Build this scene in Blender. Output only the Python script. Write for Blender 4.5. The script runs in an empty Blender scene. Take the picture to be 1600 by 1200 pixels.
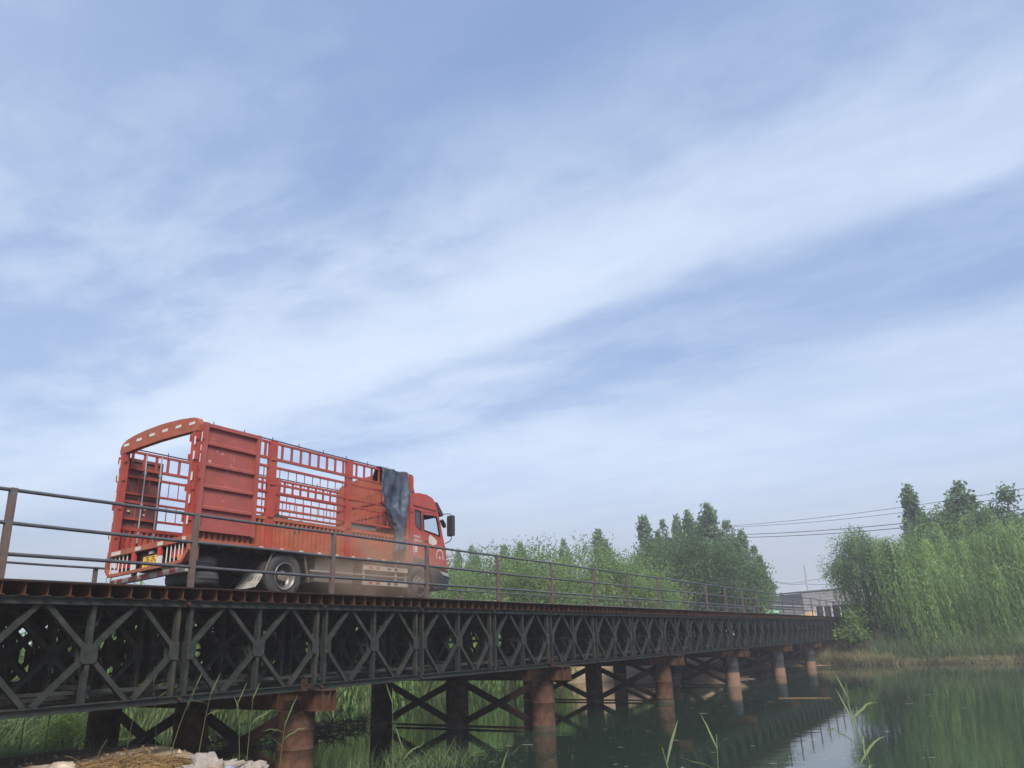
import bpy, bmesh, math, random
import numpy as np
from mathutils import Vector, Matrix, noise as mnoise
from mathutils.geometry import tessellate_polygon

random.seed(7)
RNG = np.random.default_rng(11)
SC = bpy.context.scene
COL = SC.collection

# ------------------------------------------------------------------ camera
PITCH, ROLL = 0.3218, -0.0331
CAM_Z = 2.43
cam = bpy.data.cameras.new("camera")
cam.sensor_width = 36.0
cam.lens = 27.0
cam.clip_start, cam.clip_end = 0.1, 6000.0
cam_o = bpy.data.objects.new("camera", cam)
COL.objects.link(cam_o)
_c, _s = math.cos(PITCH), math.sin(PITCH)
_fwd, _up, _e1 = Vector((0, _c, _s)), Vector((0, -_s, _c)), Vector((1, 0, 0))
_r = math.cos(ROLL) * _e1 + math.sin(ROLL) * _up
_u = -math.sin(ROLL) * _e1 + math.cos(ROLL) * _up
_m = Matrix((_r, _u, -_fwd)).transposed().to_4x4()
_m.translation = Vector((0, 0, CAM_Z))
cam_o.matrix_world = _m
SC.camera = cam_o

# ------------------------------------------------------------------ light
SUN_EL, SUN_AZ = math.radians(47), math.radians(164)       # azimuth measured clockwise from +Y
SKY_STRENGTH = 0.124
SUN_STRENGTH = 3.2
HAZE_DENSITY = 0.0013
EXPOSURE = 0.85
SC.view_settings.view_transform = 'Standard'
SC.view_settings.look = 'None'
SC.view_settings.gamma = 1.0
SC.view_settings.exposure = EXPOSURE
SC.view_settings.use_curve_mapping = False

world = bpy.data.worlds.new("World")
SC.world = world
world.use_nodes = True
wt = world.node_tree
wt.nodes.clear()
def wn(t, **k):
    n = wt.nodes.new(t)
    for a, b in k.items(): setattr(n, a, b)
    return n
def wl(a, b): wt.links.new(a, b)
def wmath(op, a, b=None, c=None, clamp=False):
    n = wn('ShaderNodeMath', operation=op, use_clamp=clamp)
    for i, x in enumerate((a, b, c)):
        if x is None: continue
        if isinstance(x, (int, float)): n.inputs[i].default_value = x
        else: wl(x, n.inputs[i])
    return n.outputs[0]
def wramp(x, lo, hi):
    n = wn('ShaderNodeMapRange', interpolation_type='SMOOTHSTEP')
    n.inputs['From Min'].default_value = lo; n.inputs['From Max'].default_value = hi
    wl(x, n.inputs['Value'])
    return n.outputs[0]
def wnoise(vec, scale, detail, rough, dist=0.0):
    n = wn('ShaderNodeTexNoise')
    n.inputs['Scale'].default_value = scale; n.inputs['Detail'].default_value = detail
    n.inputs['Roughness'].default_value = rough; n.inputs['Distortion'].default_value = dist
    wl(vec, n.inputs['Vector'])
    return n.outputs['Fac']
sky = wn('ShaderNodeTexSky', sky_type='NISHITA')
sky.sun_disc = False
sky.sun_elevation = SUN_EL
sky.sun_rotation = SUN_AZ
sky.altitude = 50; sky.air_density = 1.0; sky.dust_density = 1.6; sky.ozone_density = 2.2
tc = wn('ShaderNodeTexCoord')
sx = wn('ShaderNodeSeparateXYZ'); wl(tc.outputs['Generated'], sx.inputs[0])
X, Y, Z = sx.outputs
zc = wmath('MAXIMUM', Z, 0.035)
U = wmath('DIVIDE', X, zc); V = wmath('DIVIDE', Y, zc)             # a flat cloud deck overhead
S0 = wmath('ADD', wmath('MULTIPLY', U, 0.62), wmath('MULTIPLY', V, 0.78))    # across the cirrus bands
R0 = wmath('SUBTRACT', wmath('MULTIPLY', U, 0.78), wmath('MULTIPLY', V, 0.62))  # along the bands
def wcomb(a, b, c=0.0):
    n = wn('ShaderNodeCombineXYZ')
    for i, x in enumerate((a, b, c)):
        if isinstance(x, (int, float)): n.inputs[i].default_value = x
        else: wl(x, n.inputs[i])
    return n.outputs[0]
warpn = wnoise(wcomb(wmath('MULTIPLY', R0, 0.9), S0, 3.1), 1.2, 5, 0.6)
warp = wmath('MULTIPLY', wmath('SUBTRACT', warpn, 0.5), 0.50)
S1 = wmath('ADD', S0, warp)
R1 = wmath('ADD', R0, wmath('MULTIPLY', wmath('SUBTRACT', wnoise(wcomb(S0, R0, 7.7), 1.5, 4, 0.6), 0.5), 0.8))
streak = wnoise(wcomb(wmath('MULTIPLY', R1, 0.62), wmath('MULTIPLY', S1, 1.45), 0.7), 1.15, 6, 0.54, 0.0)
cross = wnoise(wcomb(wmath('ADD', wmath('MULTIPLY', R0, 0.9), wmath('MULTIPLY', S0, 0.5)), wmath('SUBTRACT', wmath('MULTIPLY', S0, 1.2), wmath('MULTIPLY', R0, 0.35)), 2.9), 2.2, 7, 0.56, 0.3)
fine = wnoise(wcomb(wmath('MULTIPLY', R1, 1.0), wmath('MULTIPLY', S1, 2.2), 5.2), 5.0, 6, 0.55, 0.2)
def wgauss(x, c, w):
    d = wmath('DIVIDE', wmath('SUBTRACT', x, c), w)
    return wmath('EXPONENT', wmath('MULTIPLY', wmath('MULTIPLY', d, d), -1.0))
texture = wmath('ADD', wmath('ADD', wmath('MULTIPLY', streak, 0.62), wmath('MULTIPLY', cross, 0.44)), wmath('MULTIPLY', fine, 0.16))   # about 0.4 .. 0.95
tex01 = wmath('MULTIPLY', wramp(texture, 0.48, 0.82), wmath('ADD', 0.55, wmath('MULTIPLY', wramp(Z, 0.12, 0.40), 0.45)))
S2 = wmath('ADD', S0, wmath('MULTIPLY', wmath('SUBTRACT', warpn, 0.5), 0.40))
above = wmath('MULTIPLY', wgauss(S2, 1.78, 0.32), wmath('LESS_THAN', S2, 1.78)); below = wmath('MULTIPLY', wgauss(S2, 1.78, 0.14), wmath('GREATER_THAN', S2, 1.7799999))
spread = wmath('MULTIPLY', wgauss(S2, 1.95, 0.42), wramp(R0, -1.1, -2.2))      # the band fans out towards its far left end
band = wmath('MULTIPLY', wmath('ADD', wmath('ADD', above, below), wmath('MULTIPLY', spread, 0.5)), wmath('ADD', 0.95, wmath('MULTIPLY', tex01, 1.35)))
band2 = wmath('MULTIPLY', wgauss(S1, 1.28, 0.30), wmath('MULTIPLY', wramp(R0, 0.75, -1.2), wmath('ADD', 0.15, tex01)))
bank = wmath('MULTIPLY', wramp(S1, 2.55, 3.25), wmath('ADD', 0.85, wmath('MULTIPLY', tex01, 0.6)))
left = wmath('MULTIPLY', wramp(R0, -0.65, -2.1), wmath('ADD', 0.16, wmath('MULTIPLY', tex01, 0.85)))
veil = wmath('ADD', 0.15, wmath('MULTIPLY', tex01, 0.30))
corner = wmath('MULTIPLY', wramp(S1, 0.62, 0.0), wmath('MULTIPLY', wramp(R0, -0.7, -1.4), wmath('ADD', 0.35, tex01)))
dens = wmath('ADD', wmath('ADD', band, wmath('MULTIPLY', band2, 0.55)), wmath('ADD', wmath('MULTIPLY', bank, 0.8), wmath('ADD', wmath('MULTIPLY', left, 0.85), wmath('ADD', veil, corner))))
dens = wmath('MULTIPLY', dens, wmath('SUBTRACT', 1.0, wmath('MULTIPLY', wmath('MULTIPLY', wgauss(S1, 0.92, 0.34), wgauss(R0, -0.62, 0.6)), 0.82)))
dens = wmath('MULTIPLY', wmath('SUBTRACT', 1.0, wmath('EXPONENT', wmath('MULTIPLY', dens, -1.05))), 0.93)
lowsky = wramp(Z, 0.22, 0.03)                                        # the deck thins to even haze at the horizon
cl = wn('ShaderNodeMixRGB'); cl.blend_type = 'MIX'
wl(dens, cl.inputs[0])
hs = wn('ShaderNodeHueSaturation'); hs.inputs['Saturation'].default_value = 0.95; hs.inputs['Value'].default_value = 1.0
wl(sky.outputs[0], hs.inputs['Color'])
even = wn('ShaderNodeMixRGB'); even.inputs[0].default_value = 0.75; wl(hs.outputs[0], even.inputs[1]); even.inputs[2].default_value = (1.02, 1.60, 2.92, 1)
wl(even.outputs[0], cl.inputs[1]); cl.inputs[2].default_value = (3.40, 3.92, 4.72, 1)
hz = wn('ShaderNodeMixRGB'); wl(wmath('MULTIPLY', lowsky, 0.97), hz.inputs[0])
wl(cl.outputs[0], hz.inputs[1]); hz.inputs[2].default_value = (2.0, 2.2, 2.62, 1)
bg = wn('ShaderNodeBackground'); bg.inputs['Strength'].default_value = SKY_STRENGTH
wl(hz.outputs[0], bg.inputs[0])
wo = wn('ShaderNodeOutputWorld'); wl(bg.outputs[0], wo.inputs[0])

sun = bpy.data.lights.new("sun", 'SUN')
sun.energy = SUN_STRENGTH; sun.angle = math.radians(22); sun.color = (1.0, 0.93, 0.84)
sun_o = bpy.data.objects.new("sun", sun); COL.objects.link(sun_o)
_sd = Vector((math.sin(SUN_AZ) * math.cos(SUN_EL), math.cos(SUN_AZ) * math.cos(SUN_EL), math.sin(SUN_EL)))
sun_o.rotation_euler = (-_sd).to_track_quat('-Z', 'Y').to_euler()

cy = SC.cycles
cy.use_denoising = True
cy.max_bounces = 6; cy.diffuse_bounces = 3; cy.glossy_bounces = 3; cy.transmission_bounces = 4
cy.transparent_max_bounces = 6; cy.volume_bounces = 1
cy.use_adaptive_sampling = True; cy.adaptive_threshold = 0.01
cy.caustics_reflective = False; cy.caustics_refractive = False
cy.sample_clamp_indirect = 6.0

# ------------------------------------------------------------------ materials
def mat(name, base, rough=0.6, metal=0.0, spec=0.5, var=0.0, var_scale=3.0, second=None, sec_scale=2.0, sec_lo=0.5, sec_hi=0.6,
        sec_detail=6, bump=0.0, bump_scale=20.0, coords='Object', stretch=None, alpha=None, transmission=0.0):
    m = bpy.data.materials.new(name); m.use_nodes = True
    nt = m.node_tree; b = nt.nodes['Principled BSDF']
    b.inputs['Roughness'].default_value = rough; b.inputs['Metallic'].default_value = metal
    b.inputs['Specular IOR Level'].default_value = spec
    if transmission: b.inputs['Transmission Weight'].default_value = transmission
    L = nt.links.new
    t = nt.nodes.new('ShaderNodeTexCoord'); vec = t.outputs[coords]
    if stretch:
        mp = nt.nodes.new('ShaderNodeMapping'); mp.inputs['Scale'].default_value = stretch
        L(vec, mp.inputs[0]); vec = mp.outputs[0]
    def nz(scale, detail=6, rgh=0.6):
        n = nt.nodes.new('ShaderNodeTexNoise'); n.inputs['Scale'].default_value = scale
        n.inputs['Detail'].default_value = detail; n.inputs['Roughness'].default_value = rgh
        L(vec, n.inputs['Vector']); return n.outputs['Fac']
    col = None
    rgb = nt.nodes.new('ShaderNodeRGB'); rgb.outputs[0].default_value = (*base, 1); col = rgb.outputs[0]
    if second is not None:
        r = nt.nodes.new('ShaderNodeMapRange'); r.inputs['From Min'].default_value = sec_lo; r.inputs['From Max'].default_value = sec_hi
        L(nz(sec_scale, sec_detail), r.inputs['Value'])
        mx = nt.nodes.new('ShaderNodeMixRGB'); L(r.outputs[0], mx.inputs[0]); L(col, mx.inputs[1]); mx.inputs[2].default_value = (*second, 1)
        col = mx.outputs[0]
    if var:
        r = nt.nodes.new('ShaderNodeMapRange'); r.inputs['From Min'].default_value = 0.3; r.inputs['From Max'].default_value = 0.7
        r.inputs['To Min'].default_value = 1 - var; r.inputs['To Max'].default_value = 1 + var
        L(nz(var_scale, 8, 0.65), r.inputs['Value'])
        mx = nt.nodes.new('ShaderNodeVectorMath'); mx.operation = 'SCALE'; L(col, mx.inputs[0]); L(r.outputs[0], mx.inputs['Scale'])
        col = mx.outputs[0]
    L(col, b.inputs['Base Color'])
    if bump:
        bp = nt.nodes.new('ShaderNodeBump'); bp.inputs['Strength'].default_value = bump; bp.inputs['Distance'].default_value = 0.02
        L(nz(bump_scale, 5), bp.inputs['Height']); L(bp.outputs[0], b.inputs['Normal'])
    return m

def leaf_mat(name, c1, c2, transl=0.35, streak=False):
    m = bpy.data.materials.new(name); m.use_nodes = True
    nt = m.node_tree; nt.nodes.clear(); L = nt.links.new
    g = nt.nodes.new('ShaderNodeNewGeometry')
    mx = nt.nodes.new('ShaderNodeMixRGB'); L(g.outputs['Random Per Island'], mx.inputs[0])
    mx.inputs[1].default_value = (*c1, 1); mx.inputs[2].default_value = (*c2, 1)
    tcn = nt.nodes.new('ShaderNodeTexCoord'); n = nt.nodes.new('ShaderNodeTexNoise'); n.inputs['Scale'].default_value = 0.55; n.inputs['Detail'].default_value = 3
    if streak:
        mpn = nt.nodes.new('ShaderNodeMapping'); mpn.inputs['Scale'].default_value = (2.6, 2.6, 0.22); L(tcn.outputs['Object'], mpn.inputs[0]); L(mpn.outputs[0], n.inputs['Vector'])
    else: L(tcn.outputs['Object'], n.inputs['Vector'])
    r = nt.nodes.new('ShaderNodeMapRange'); r.inputs['From Min'].default_value = 0.35; r.inputs['From Max'].default_value = 0.65
    r.inputs['To Min'].default_value = 0.50 if streak else 0.72; r.inputs['To Max'].default_value = 1.50 if streak else 1.32; L(n.outputs['Fac'], r.inputs['Value'])
    sc = nt.nodes.new('ShaderNodeVectorMath'); sc.operation = 'SCALE'; L(mx.outputs[0], sc.inputs[0]); L(r.outputs[0], sc.inputs['Scale'])
    d = nt.nodes.new('ShaderNodeBsdfDiffuse'); L(sc.outputs[0], d.inputs[0])
    t = nt.nodes.new('ShaderNodeBsdfTranslucent'); L(sc.outputs[0], t.inputs[0])
    ms = nt.nodes.new('ShaderNodeMixShader'); ms.inputs[0].default_value = transl
    L(d.outputs[0], ms.inputs[1]); L(t.outputs[0], ms.inputs[2])
    o = nt.nodes.new('ShaderNodeOutputMaterial'); L(ms.outputs[0], o.inputs[0])
    return m

M = {}
M['truss'] = mat('truss_paint', (0.023, 0.027, 0.025), 0.65, 0.0, 0.3, var=0.5, var_scale=6, second=(0.060, 0.045, 0.026), sec_scale=1.9, sec_lo=0.55, sec_hi=0.75, bump=0.15, bump_scale=30)
M['rust'] = mat('rusted_steel', (0.085, 0.039, 0.021), 0.85, 0.0, 0.2, var=0.5, var_scale=6, second=(0.050, 0.028, 0.022), sec_scale=2.2, sec_lo=0.46, sec_hi=0.66, bump=0.3, bump_scale=40)
M['rust_dark'] = mat('dark_rusted_steel', (0.030, 0.017, 0.014), 0.85, 0.0, 0.2, var=0.4, var_scale=4, second=(0.065, 0.030, 0.017), sec_scale=1.1, sec_lo=0.52, sec_hi=0.72, bump=0.3, bump_scale=40)
M['pile'] = mat('rusted_pile', (0.078, 0.040, 0.025), 0.9, 0.0, 0.2, var=0.55, var_scale=5, second=(0.030, 0.021, 0.019), sec_scale=0.8, sec_lo=0.44, sec_hi=0.66, bump=0.35, bump_scale=30)
M['pile_dark'] = mat('dark_coated_pile', (0.034, 0.034, 0.037), 0.8, 0.0, 0.2, var=0.3, var_scale=4, second=(0.075, 0.045, 0.032), sec_scale=1.2, sec_lo=0.55, sec_hi=0.75)
M['algae'] = mat('wet_algae_band', (0.055, 0.045, 0.028), 0.5, 0.0, 0.4, var=0.4, var_scale=6)
M['pale_rust'] = mat('pale_waterline_rust', (0.21, 0.13, 0.085), 0.9, 0.0, 0.2, var=0.3, var_scale=5)
M['rail'] = mat('grey_pipe', (0.085, 0.09, 0.10), 0.45, 0.3, 0.4, var=0.2, var_scale=6, second=(0.12, 0.065, 0.045), sec_scale=2.5, sec_lo=0.60, sec_hi=0.7)
M['post'] = mat('post_steel', (0.105, 0.076, 0.066), 0.75, 0.0, 0.3, var=0.3, var_scale=8, second=(0.09, 0.09, 0.095), sec_scale=3.0, sec_lo=0.5, sec_hi=0.62)
M['red'] = mat('faded_red_paint', (0.31, 0.045, 0.031), 0.48, 0.0, 0.4, var=0.18, var_scale=3, second=(0.265, 0.060, 0.040), sec_scale=0.9, sec_lo=0.45, sec_hi=0.65, bump=0.05, bump_scale=12)
M['redchip'] = mat('chipped_red_paint', (0.27, 0.066, 0.055), 0.52, 0.0, 0.4, var=0.18, var_scale=3, second=(0.36, 0.27, 0.25), sec_scale=7.0, sec_lo=0.67, sec_hi=0.70, bump=0.08, bump_scale=12)
M['orange'] = mat('dusty_orange_red_paint', (0.31, 0.078, 0.040), 0.6, 0.0, 0.35, var=0.2, var_scale=4, second=(0.27, 0.096, 0.056), sec_scale=1.2, sec_lo=0.45, sec_hi=0.65)
M['cabred'] = mat('cab_red_paint', (0.33, 0.042, 0.028), 0.34, 0.0, 0.5, var=0.12, var_scale=2, second=(0.21, 0.085, 0.070), sec_scale=1.5, sec_lo=0.5, sec_hi=0.75)
M['brown'] = mat('brown_door_paint', (0.14, 0.050, 0.044), 0.6, 0.0, 0.4, var=0.2, var_scale=4, second=(0.30, 0.14, 0.12), sec_scale=5, sec_lo=0.62, sec_hi=0.7)
M['white'] = mat('white_paint', (0.55, 0.53, 0.50), 0.5, 0.0, 0.4, var=0.12, var_scale=8)
M['cream'] = mat('dusty_white_paint', (0.50, 0.46, 0.40), 0.6, 0.0, 0.4, var=0.15, var_scale=8)
M['flap'] = mat('dirty_white_rubber', (0.27, 0.255, 0.23), 0.7, var=0.35, var_scale=7)
M['redstripe'] = mat('red_reflective_tape', (0.42, 0.035, 0.030), 0.4)
M['yellow'] = mat('plate_yellow', (0.72, 0.44, 0.05), 0.5, var=0.15, var_scale=10)
M['plate_ink'] = mat('plate_ink', (0.16, 0.09, 0.02), 0.6)
M['black'] = mat('black_plastic', (0.022, 0.023, 0.026), 0.5, var=0.2)
M['chassis'] = mat('chassis_steel', (0.035, 0.030, 0.030), 0.8, var=0.3, var_scale=5, second=(0.10, 0.08, 0.065), sec_scale=1.5, sec_lo=0.5, sec_hi=0.75)
M['tyre'] = mat('tyre_rubber', (0.028, 0.029, 0.032), 0.75, var=0.25, var_scale=6, second=(0.075, 0.068, 0.060), sec_scale=2.5, sec_lo=0.45, sec_hi=0.75)
M['rim'] = mat('rim_steel', (0.17, 0.16, 0.15), 0.45, 0.5, var=0.2, var_scale=8)
M['hub'] = mat('hub_steel', (0.16, 0.135, 0.115), 0.7, 0.2, var=0.3, var_scale=8)
M['tarp'] = mat('blue_grey_tarpaulin', (0.040, 0.055, 0.085), 0.6, 0.0, 0.4, var=0.3, var_scale=4, second=(0.085, 0.095, 0.115), sec_scale=3, sec_lo=0.55, sec_hi=0.8, bump=0.4, bump_scale=9)
M['tarp2'] = mat('dark_tarpaulin', (0.040, 0.046, 0.060), 0.6, var=0.4, var_scale=4, second=(0.20, 0.18, 0.17), sec_scale=3, sec_lo=0.60, sec_hi=0.72)
M['grey'] = mat('grey_panel', (0.12, 0.11, 0.10), 0.6, var=0.2)
M['steelrod'] = mat('galvanised_rod', (0.40, 0.39, 0.38), 0.4, 0.5)
M['lamp'] = mat('amber_lens', (0.55, 0.16, 0.03), 0.3)
M['glass'] = mat('clear_glass', (0.85, 0.90, 0.92), 0.03, transmission=1.0)
M['glass'].node_tree.nodes['Principled BSDF'].inputs['IOR'].default_value = 1.05
M['darkglass'] = mat('dark_tinted_glass', (0.045, 0.055, 0.070), 0.12, 0.0, 0.5)
M['concrete'] = mat('concrete', (0.36, 0.34, 0.31), 0.85, var=0.2, var_scale=1.5, bump=0.3, bump_scale=12)
M['sand'] = mat('sand_heap', (0.42, 0.27, 0.15), 0.95, var=0.2, var_scale=2, bump=0.5, bump_scale=6)
M['wallgrey'] = mat('weathered_grey_cladding', (0.150, 0.142, 0.150), 0.8, var=0.12, var_scale=0.4)
M['wallgrey2'] = mat('dark_grey_cladding', (0.105, 0.105, 0.115), 0.8, var=0.12, var_scale=0.4)
M['roofpale'] = mat('pale_roof', (0.20, 0.21, 0.23), 0.7)
M['panelblack'] = mat('dark_infill_panel', (0.035, 0.040, 0.050), 0.6)
M['pole'] = mat('concrete_pole', (0.33, 0.33, 0.33), 0.8)
M['wire'] = mat('black_cable', (0.03, 0.03, 0.035), 0.6)
M['bark'] = mat('bark', (0.085, 0.065, 0.048), 0.9, var=0.4, var_scale=3, stretch=(4, 4, 0.6))
M['barkpale'] = mat('pale_bark', (0.20, 0.18, 0.15), 0.9, var=0.35, var_scale=2)
M['willow'] = leaf_mat('willow_leaf', (0.165, 0.265, 0.09), (0.255, 0.365, 0.14), 0.48, True)
M['willowb'] = leaf_mat('young_willow_leaf', (0.16, 0.27, 0.09), (0.25, 0.37, 0.14), 0.5, True)
M['willow2'] = leaf_mat('grey_willow_leaf', (0.12, 0.19, 0.09), (0.185, 0.265, 0.13), .4, True)
M['poplar'] = leaf_mat('poplar_leaf', (0.125, 0.195, 0.115), (0.195, 0.265, 0.155), 0.42)
M['broad'] = leaf_mat('broad_leaf', (0.085, 0.155, 0.060), (0.155, 0.235, 0.090), 0.4)
M['broadd'] = leaf_mat('dark_broad_leaf', (0.052, 0.098, 0.042), (0.105, 0.165, 0.062), 0.35)
M['shrub'] = leaf_mat('shrub_leaf', (0.125, 0.195, 0.07), (0.185, 0.265, 0.105), 0.42)
M['bright'] = leaf_mat('bright_leaf', (0.115, 0.195, 0.05), (0.2, 0.29, 0.1), 0.42)
M['reed'] = leaf_mat('reed_leaf', (0.135, 0.205, 0.085), (0.24, 0.295, 0.15), 0.4)
M['reedd'] = leaf_mat('young_reed', (0.075, 0.12, 0.05), (0.17, 0.21, 0.10), 0.35)
M['drygrass'] = leaf_mat('dry_grass', (0.31, 0.25, 0.155), (0.22, 0.24, 0.12), 0.3)
M['weed'] = leaf_mat('weed_leaf', (0.12, 0.2, 0.08), (0.21, 0.29, 0.135), 0.45)
M['weed_lit'] = leaf_mat('lightened_weed_leaf', (0.15, 0.235, 0.105), (0.25, 0.33, 0.165), 0.45)  # weed leaf with missing light put into its colour, for the shaded bank
M['deadbush'] = leaf_mat('dead_twig', (0.105, 0.085, 0.065), (0.150, 0.120, 0.095), 0.1)
M['straw'] = leaf_mat('straw', (0.165, 0.105, 0.048), (0.28, 0.19, 0.095), 0.15)
M['sack'] = mat('dirty_white_sacking', (0.235, 0.205, 0.18), 0.75, var=0.3, var_scale=3, second=(0.17, 0.125, 0.09), sec_scale=2.2, sec_lo=0.5, sec_hi=0.66, bump=0.5, bump_scale=7)
M['bluebag'] = mat('pale_blue_plastic', (0.22, 0.26, 0.32), 0.5, var=0.2, var_scale=4, bump=0.4, bump_scale=8)
M['stone'] = mat('pale_stone', (0.40, 0.33, 0.26), 0.9, var=0.25, var_scale=4, bump=0.5, bump_scale=10)
M['redscrap'] = mat('red_plastic', (0.55, 0.05, 0.06), 0.5)
M['netgreen'] = mat('green_netting', (0.08, 0.22, 0.11), 0.7, var=0.3, var_scale=6, second=(0.55, 0.65, 0.58), sec_scale=5, sec_lo=0.55, sec_hi=0.65)
M['scum'] = mat('floating_flecks', (0.40, 0.42, 0.36), 0.7)
M['twig'] = mat('wet_twigs', (0.030, 0.026, 0.022), 0.8)
M['soil'] = mat('bank_soil', (0.285, 0.205, 0.140), 0.95, 0.0, 0.2, var=0.3, var_scale=1.6, second=(0.20, 0.155, 0.095), sec_scale=0.35, sec_lo=0.47, sec_hi=0.6, bump=0.6, bump_scale=5, coords='Generated')

# ------------------------------------------------------------------ helpers
class MB:
    def __init__(self): self.v = []; self.f = []; self.mi = []; self.cur = 0
    def add(self, vs, fs):
        o = len(self.v); self.v.extend([tuple(p) for p in vs]); self.f.extend([tuple(i + o for i in f) for f in fs]); self.mi.extend([self.cur] * len(fs)); return self
    def box(self, a, b):
        (x0, y0, z0), (x1, y1, z1) = a, b
        vs = [(x0,y0,z0),(x1,y0,z0),(x1,y1,z0),(x0,y1,z0),(x0,y0,z1),(x1,y0,z1),(x1,y1,z1),(x0,y1,z1)]
        return self.add(vs, [(0,3,2,1),(4,5,6,7),(0,1,5,4),(1,2,6,5),(2,3,7,6),(3,0,4,7)])
    def bar(self, p, q, w, h, up=(0,0,1)):
        p, q = Vector(p), Vector(q); d = (q - p).normalized(); s = d.cross(Vector(up))
        if s.length < 1e-4: s = d.cross(Vector((1,0,0)))
        s.normalize(); u = s.cross(d)
        vs = []
        for c in (p, q):
            for a, b in ((-1,-1),(1,-1),(1,1),(-1,1)): vs.append(c + s*(a*w/2) + u*(b*h/2))
        return self.add(vs, [(0,1,2,3),(7,6,5,4),(0,4,5,1),(1,5,6,2),(2,6,7,3),(3,7,4,0)])
    def tube(self, pts, rad, n=8, cap=True):
        pts = [Vector(p) for p in pts]
        if not isinstance(rad, (list, tuple)): rad = [rad]*len(pts)
        vs = []; prev = None
        for i, p in enumerate(pts):
            d = (pts[min(i+1,len(pts)-1)] - pts[max(i-1,0)]).normalized()
            a = Vector((0,0,1)) if abs(d.z) < 0.9 else Vector((1,0,0))
            s = d.cross(a).normalized() if prev is None else (prev - d*prev.dot(d)).normalized()
            prev = s; u = d.cross(s)
            for k in range(n):
                t = 2*math.pi*k/n; vs.append(p + (s*math.cos(t) + u*math.sin(t))*rad[i])
        fs = [(i*n+k, i*n+(k+1)%n, (i+1)*n+(k+1)%n, (i+1)*n+k) for i in range(len(pts)-1) for k in range(n)]
        if cap: fs += [tuple(range(n))[::-1], tuple((len(pts)-1)*n+k for k in range(n))]
        return self.add(vs, fs)
    def prism(self, poly, f0, f1):
        """poly: 2D points; f0/f1 map a 2D point to the two end positions."""
        n = len(poly); vs = [f0(p) for p in poly] + [f1(p) for p in poly]
        fs = [(k, (k+1)%n, n+(k+1)%n, n+k) for k in range(n)]
        tris = tessellate_polygon([[Vector((p[0], p[1], 0)) for p in poly]])
        fs += [tuple(t) for t in tris] + [tuple(n+i for i in reversed(t)) for t in tris]
        return self.add(vs, fs)
    def sheet(self, grid):
        r, c = len(grid), len(grid[0]); vs = [p for row in grid for p in row]
        return self.add(vs, [(i*c+j, i*c+j+1, (i+1)*c+j+1, (i+1)*c+j) for i in range(r-1) for j in range(c-1)])
    def lathe(self, prof, centre, axis='Y', n=32):
        cx, cy_, cz = centre; vs = []
        for (r, h) in prof:
            for k in range(n):
                t = 2*math.pi*k/n
                vs.append((cx + r*math.cos(t), cy_ + h, cz + r*math.sin(t)) if axis == 'Y' else (cx + r*math.cos(t), cy_ + r*math.sin(t), cz + h))
        return self.add(vs, [(i*n+k, i*n+(k+1)%n, (i+1)*n+(k+1)%n, (i+1)*n+k) for i in range(len(prof)-1) for k in range(n)])
    def mapped(self, fn): self.v = [fn(*p) for p in self.v]; return self
    def mesh(self, name, material, smooth=False):
        me = bpy.data.meshes.new(name); me.from_pydata(self.v, [], self.f)
        for mm in (material if isinstance(material, (list, tuple)) else [material]): me.materials.append(mm)
        if isinstance(material, (list, tuple)): me.polygons.foreach_set('material_index', self.mi)
        if smooth: me.polygons.foreach_set('use_smooth', [True]*len(me.polygons))
        bm = bmesh.new(); bm.from_mesh(me); bmesh.ops.recalc_face_normals(bm, faces=bm.faces); bm.to_mesh(me); bm.free()
        me.update(); return me
    def build(self, name, material, parent=None, smooth=False):
        return link(name, self.mesh(name, material, smooth), parent)

def link(name, me, parent=None, loc=(0,0,0), rotz=0.0):
    o = bpy.data.objects.new(name, me); COL.objects.link(o)
    o.location = loc; o.rotation_euler = (0,0,rotz)
    if parent: o.parent = parent
    return o
def thing(name, label, cat, loc=(0,0,0), rotz=0.0, group=None):
    o = bpy.data.objects.new(name, None); COL.objects.link(o); o.empty_display_size = 0.3
    o.location = loc; o.rotation_euler = (0,0,rotz); tag(o, label, cat, group); return o
def tag(o, label, cat, group=None):
    o['label'] = label; o['category'] = cat
    if group: o['group'] = group
    return o
def kind(o, k): o['kind'] = k; return o
def copy_tree(o, parent=None):
    c = o.copy(); COL.objects.link(c); c.parent = parent
    for ch in list(o.children): copy_tree(ch, c)
    return c
def np_mesh(name, V, material, quads=True):
    """V: (N*4,3) quads in order."""
    V = np.asarray(V, np.float32); k = 4
    n = len(V)//k; me = bpy.data.meshes.new(name)
    me.vertices.add(len(V)); me.vertices.foreach_set('co', V.ravel())
    me.loops.add(len(V)); me.loops.foreach_set('vertex_index', np.arange(len(V), dtype=np.int32))
    me.polygons.add(n); me.polygons.foreach_set('loop_start', np.arange(0, len(V), k, dtype=np.int32))
    me.materials.append(material); me.update(calc_edges=True); return me
def unit(a): return a/np.maximum(np.linalg.norm(a, axis=-1, keepdims=True), 1e-9)
def leaves(C, D, ln, wd, rng=RNG):
    """kite-shaped leaves: base C, direction D."""
    n = len(C); D = unit(D); ln = np.broadcast_to(ln, (n,))[:,None]; wd = np.broadcast_to(wd, (n,))[:,None]
    s = unit(np.cross(D, rng.normal(size=(n,3))))
    return np.stack([C, C+D*ln*0.45+s*wd*0.5, C+D*ln, C+D*ln*0.45-s*wd*0.5], 1).reshape(-1,3)

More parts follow.
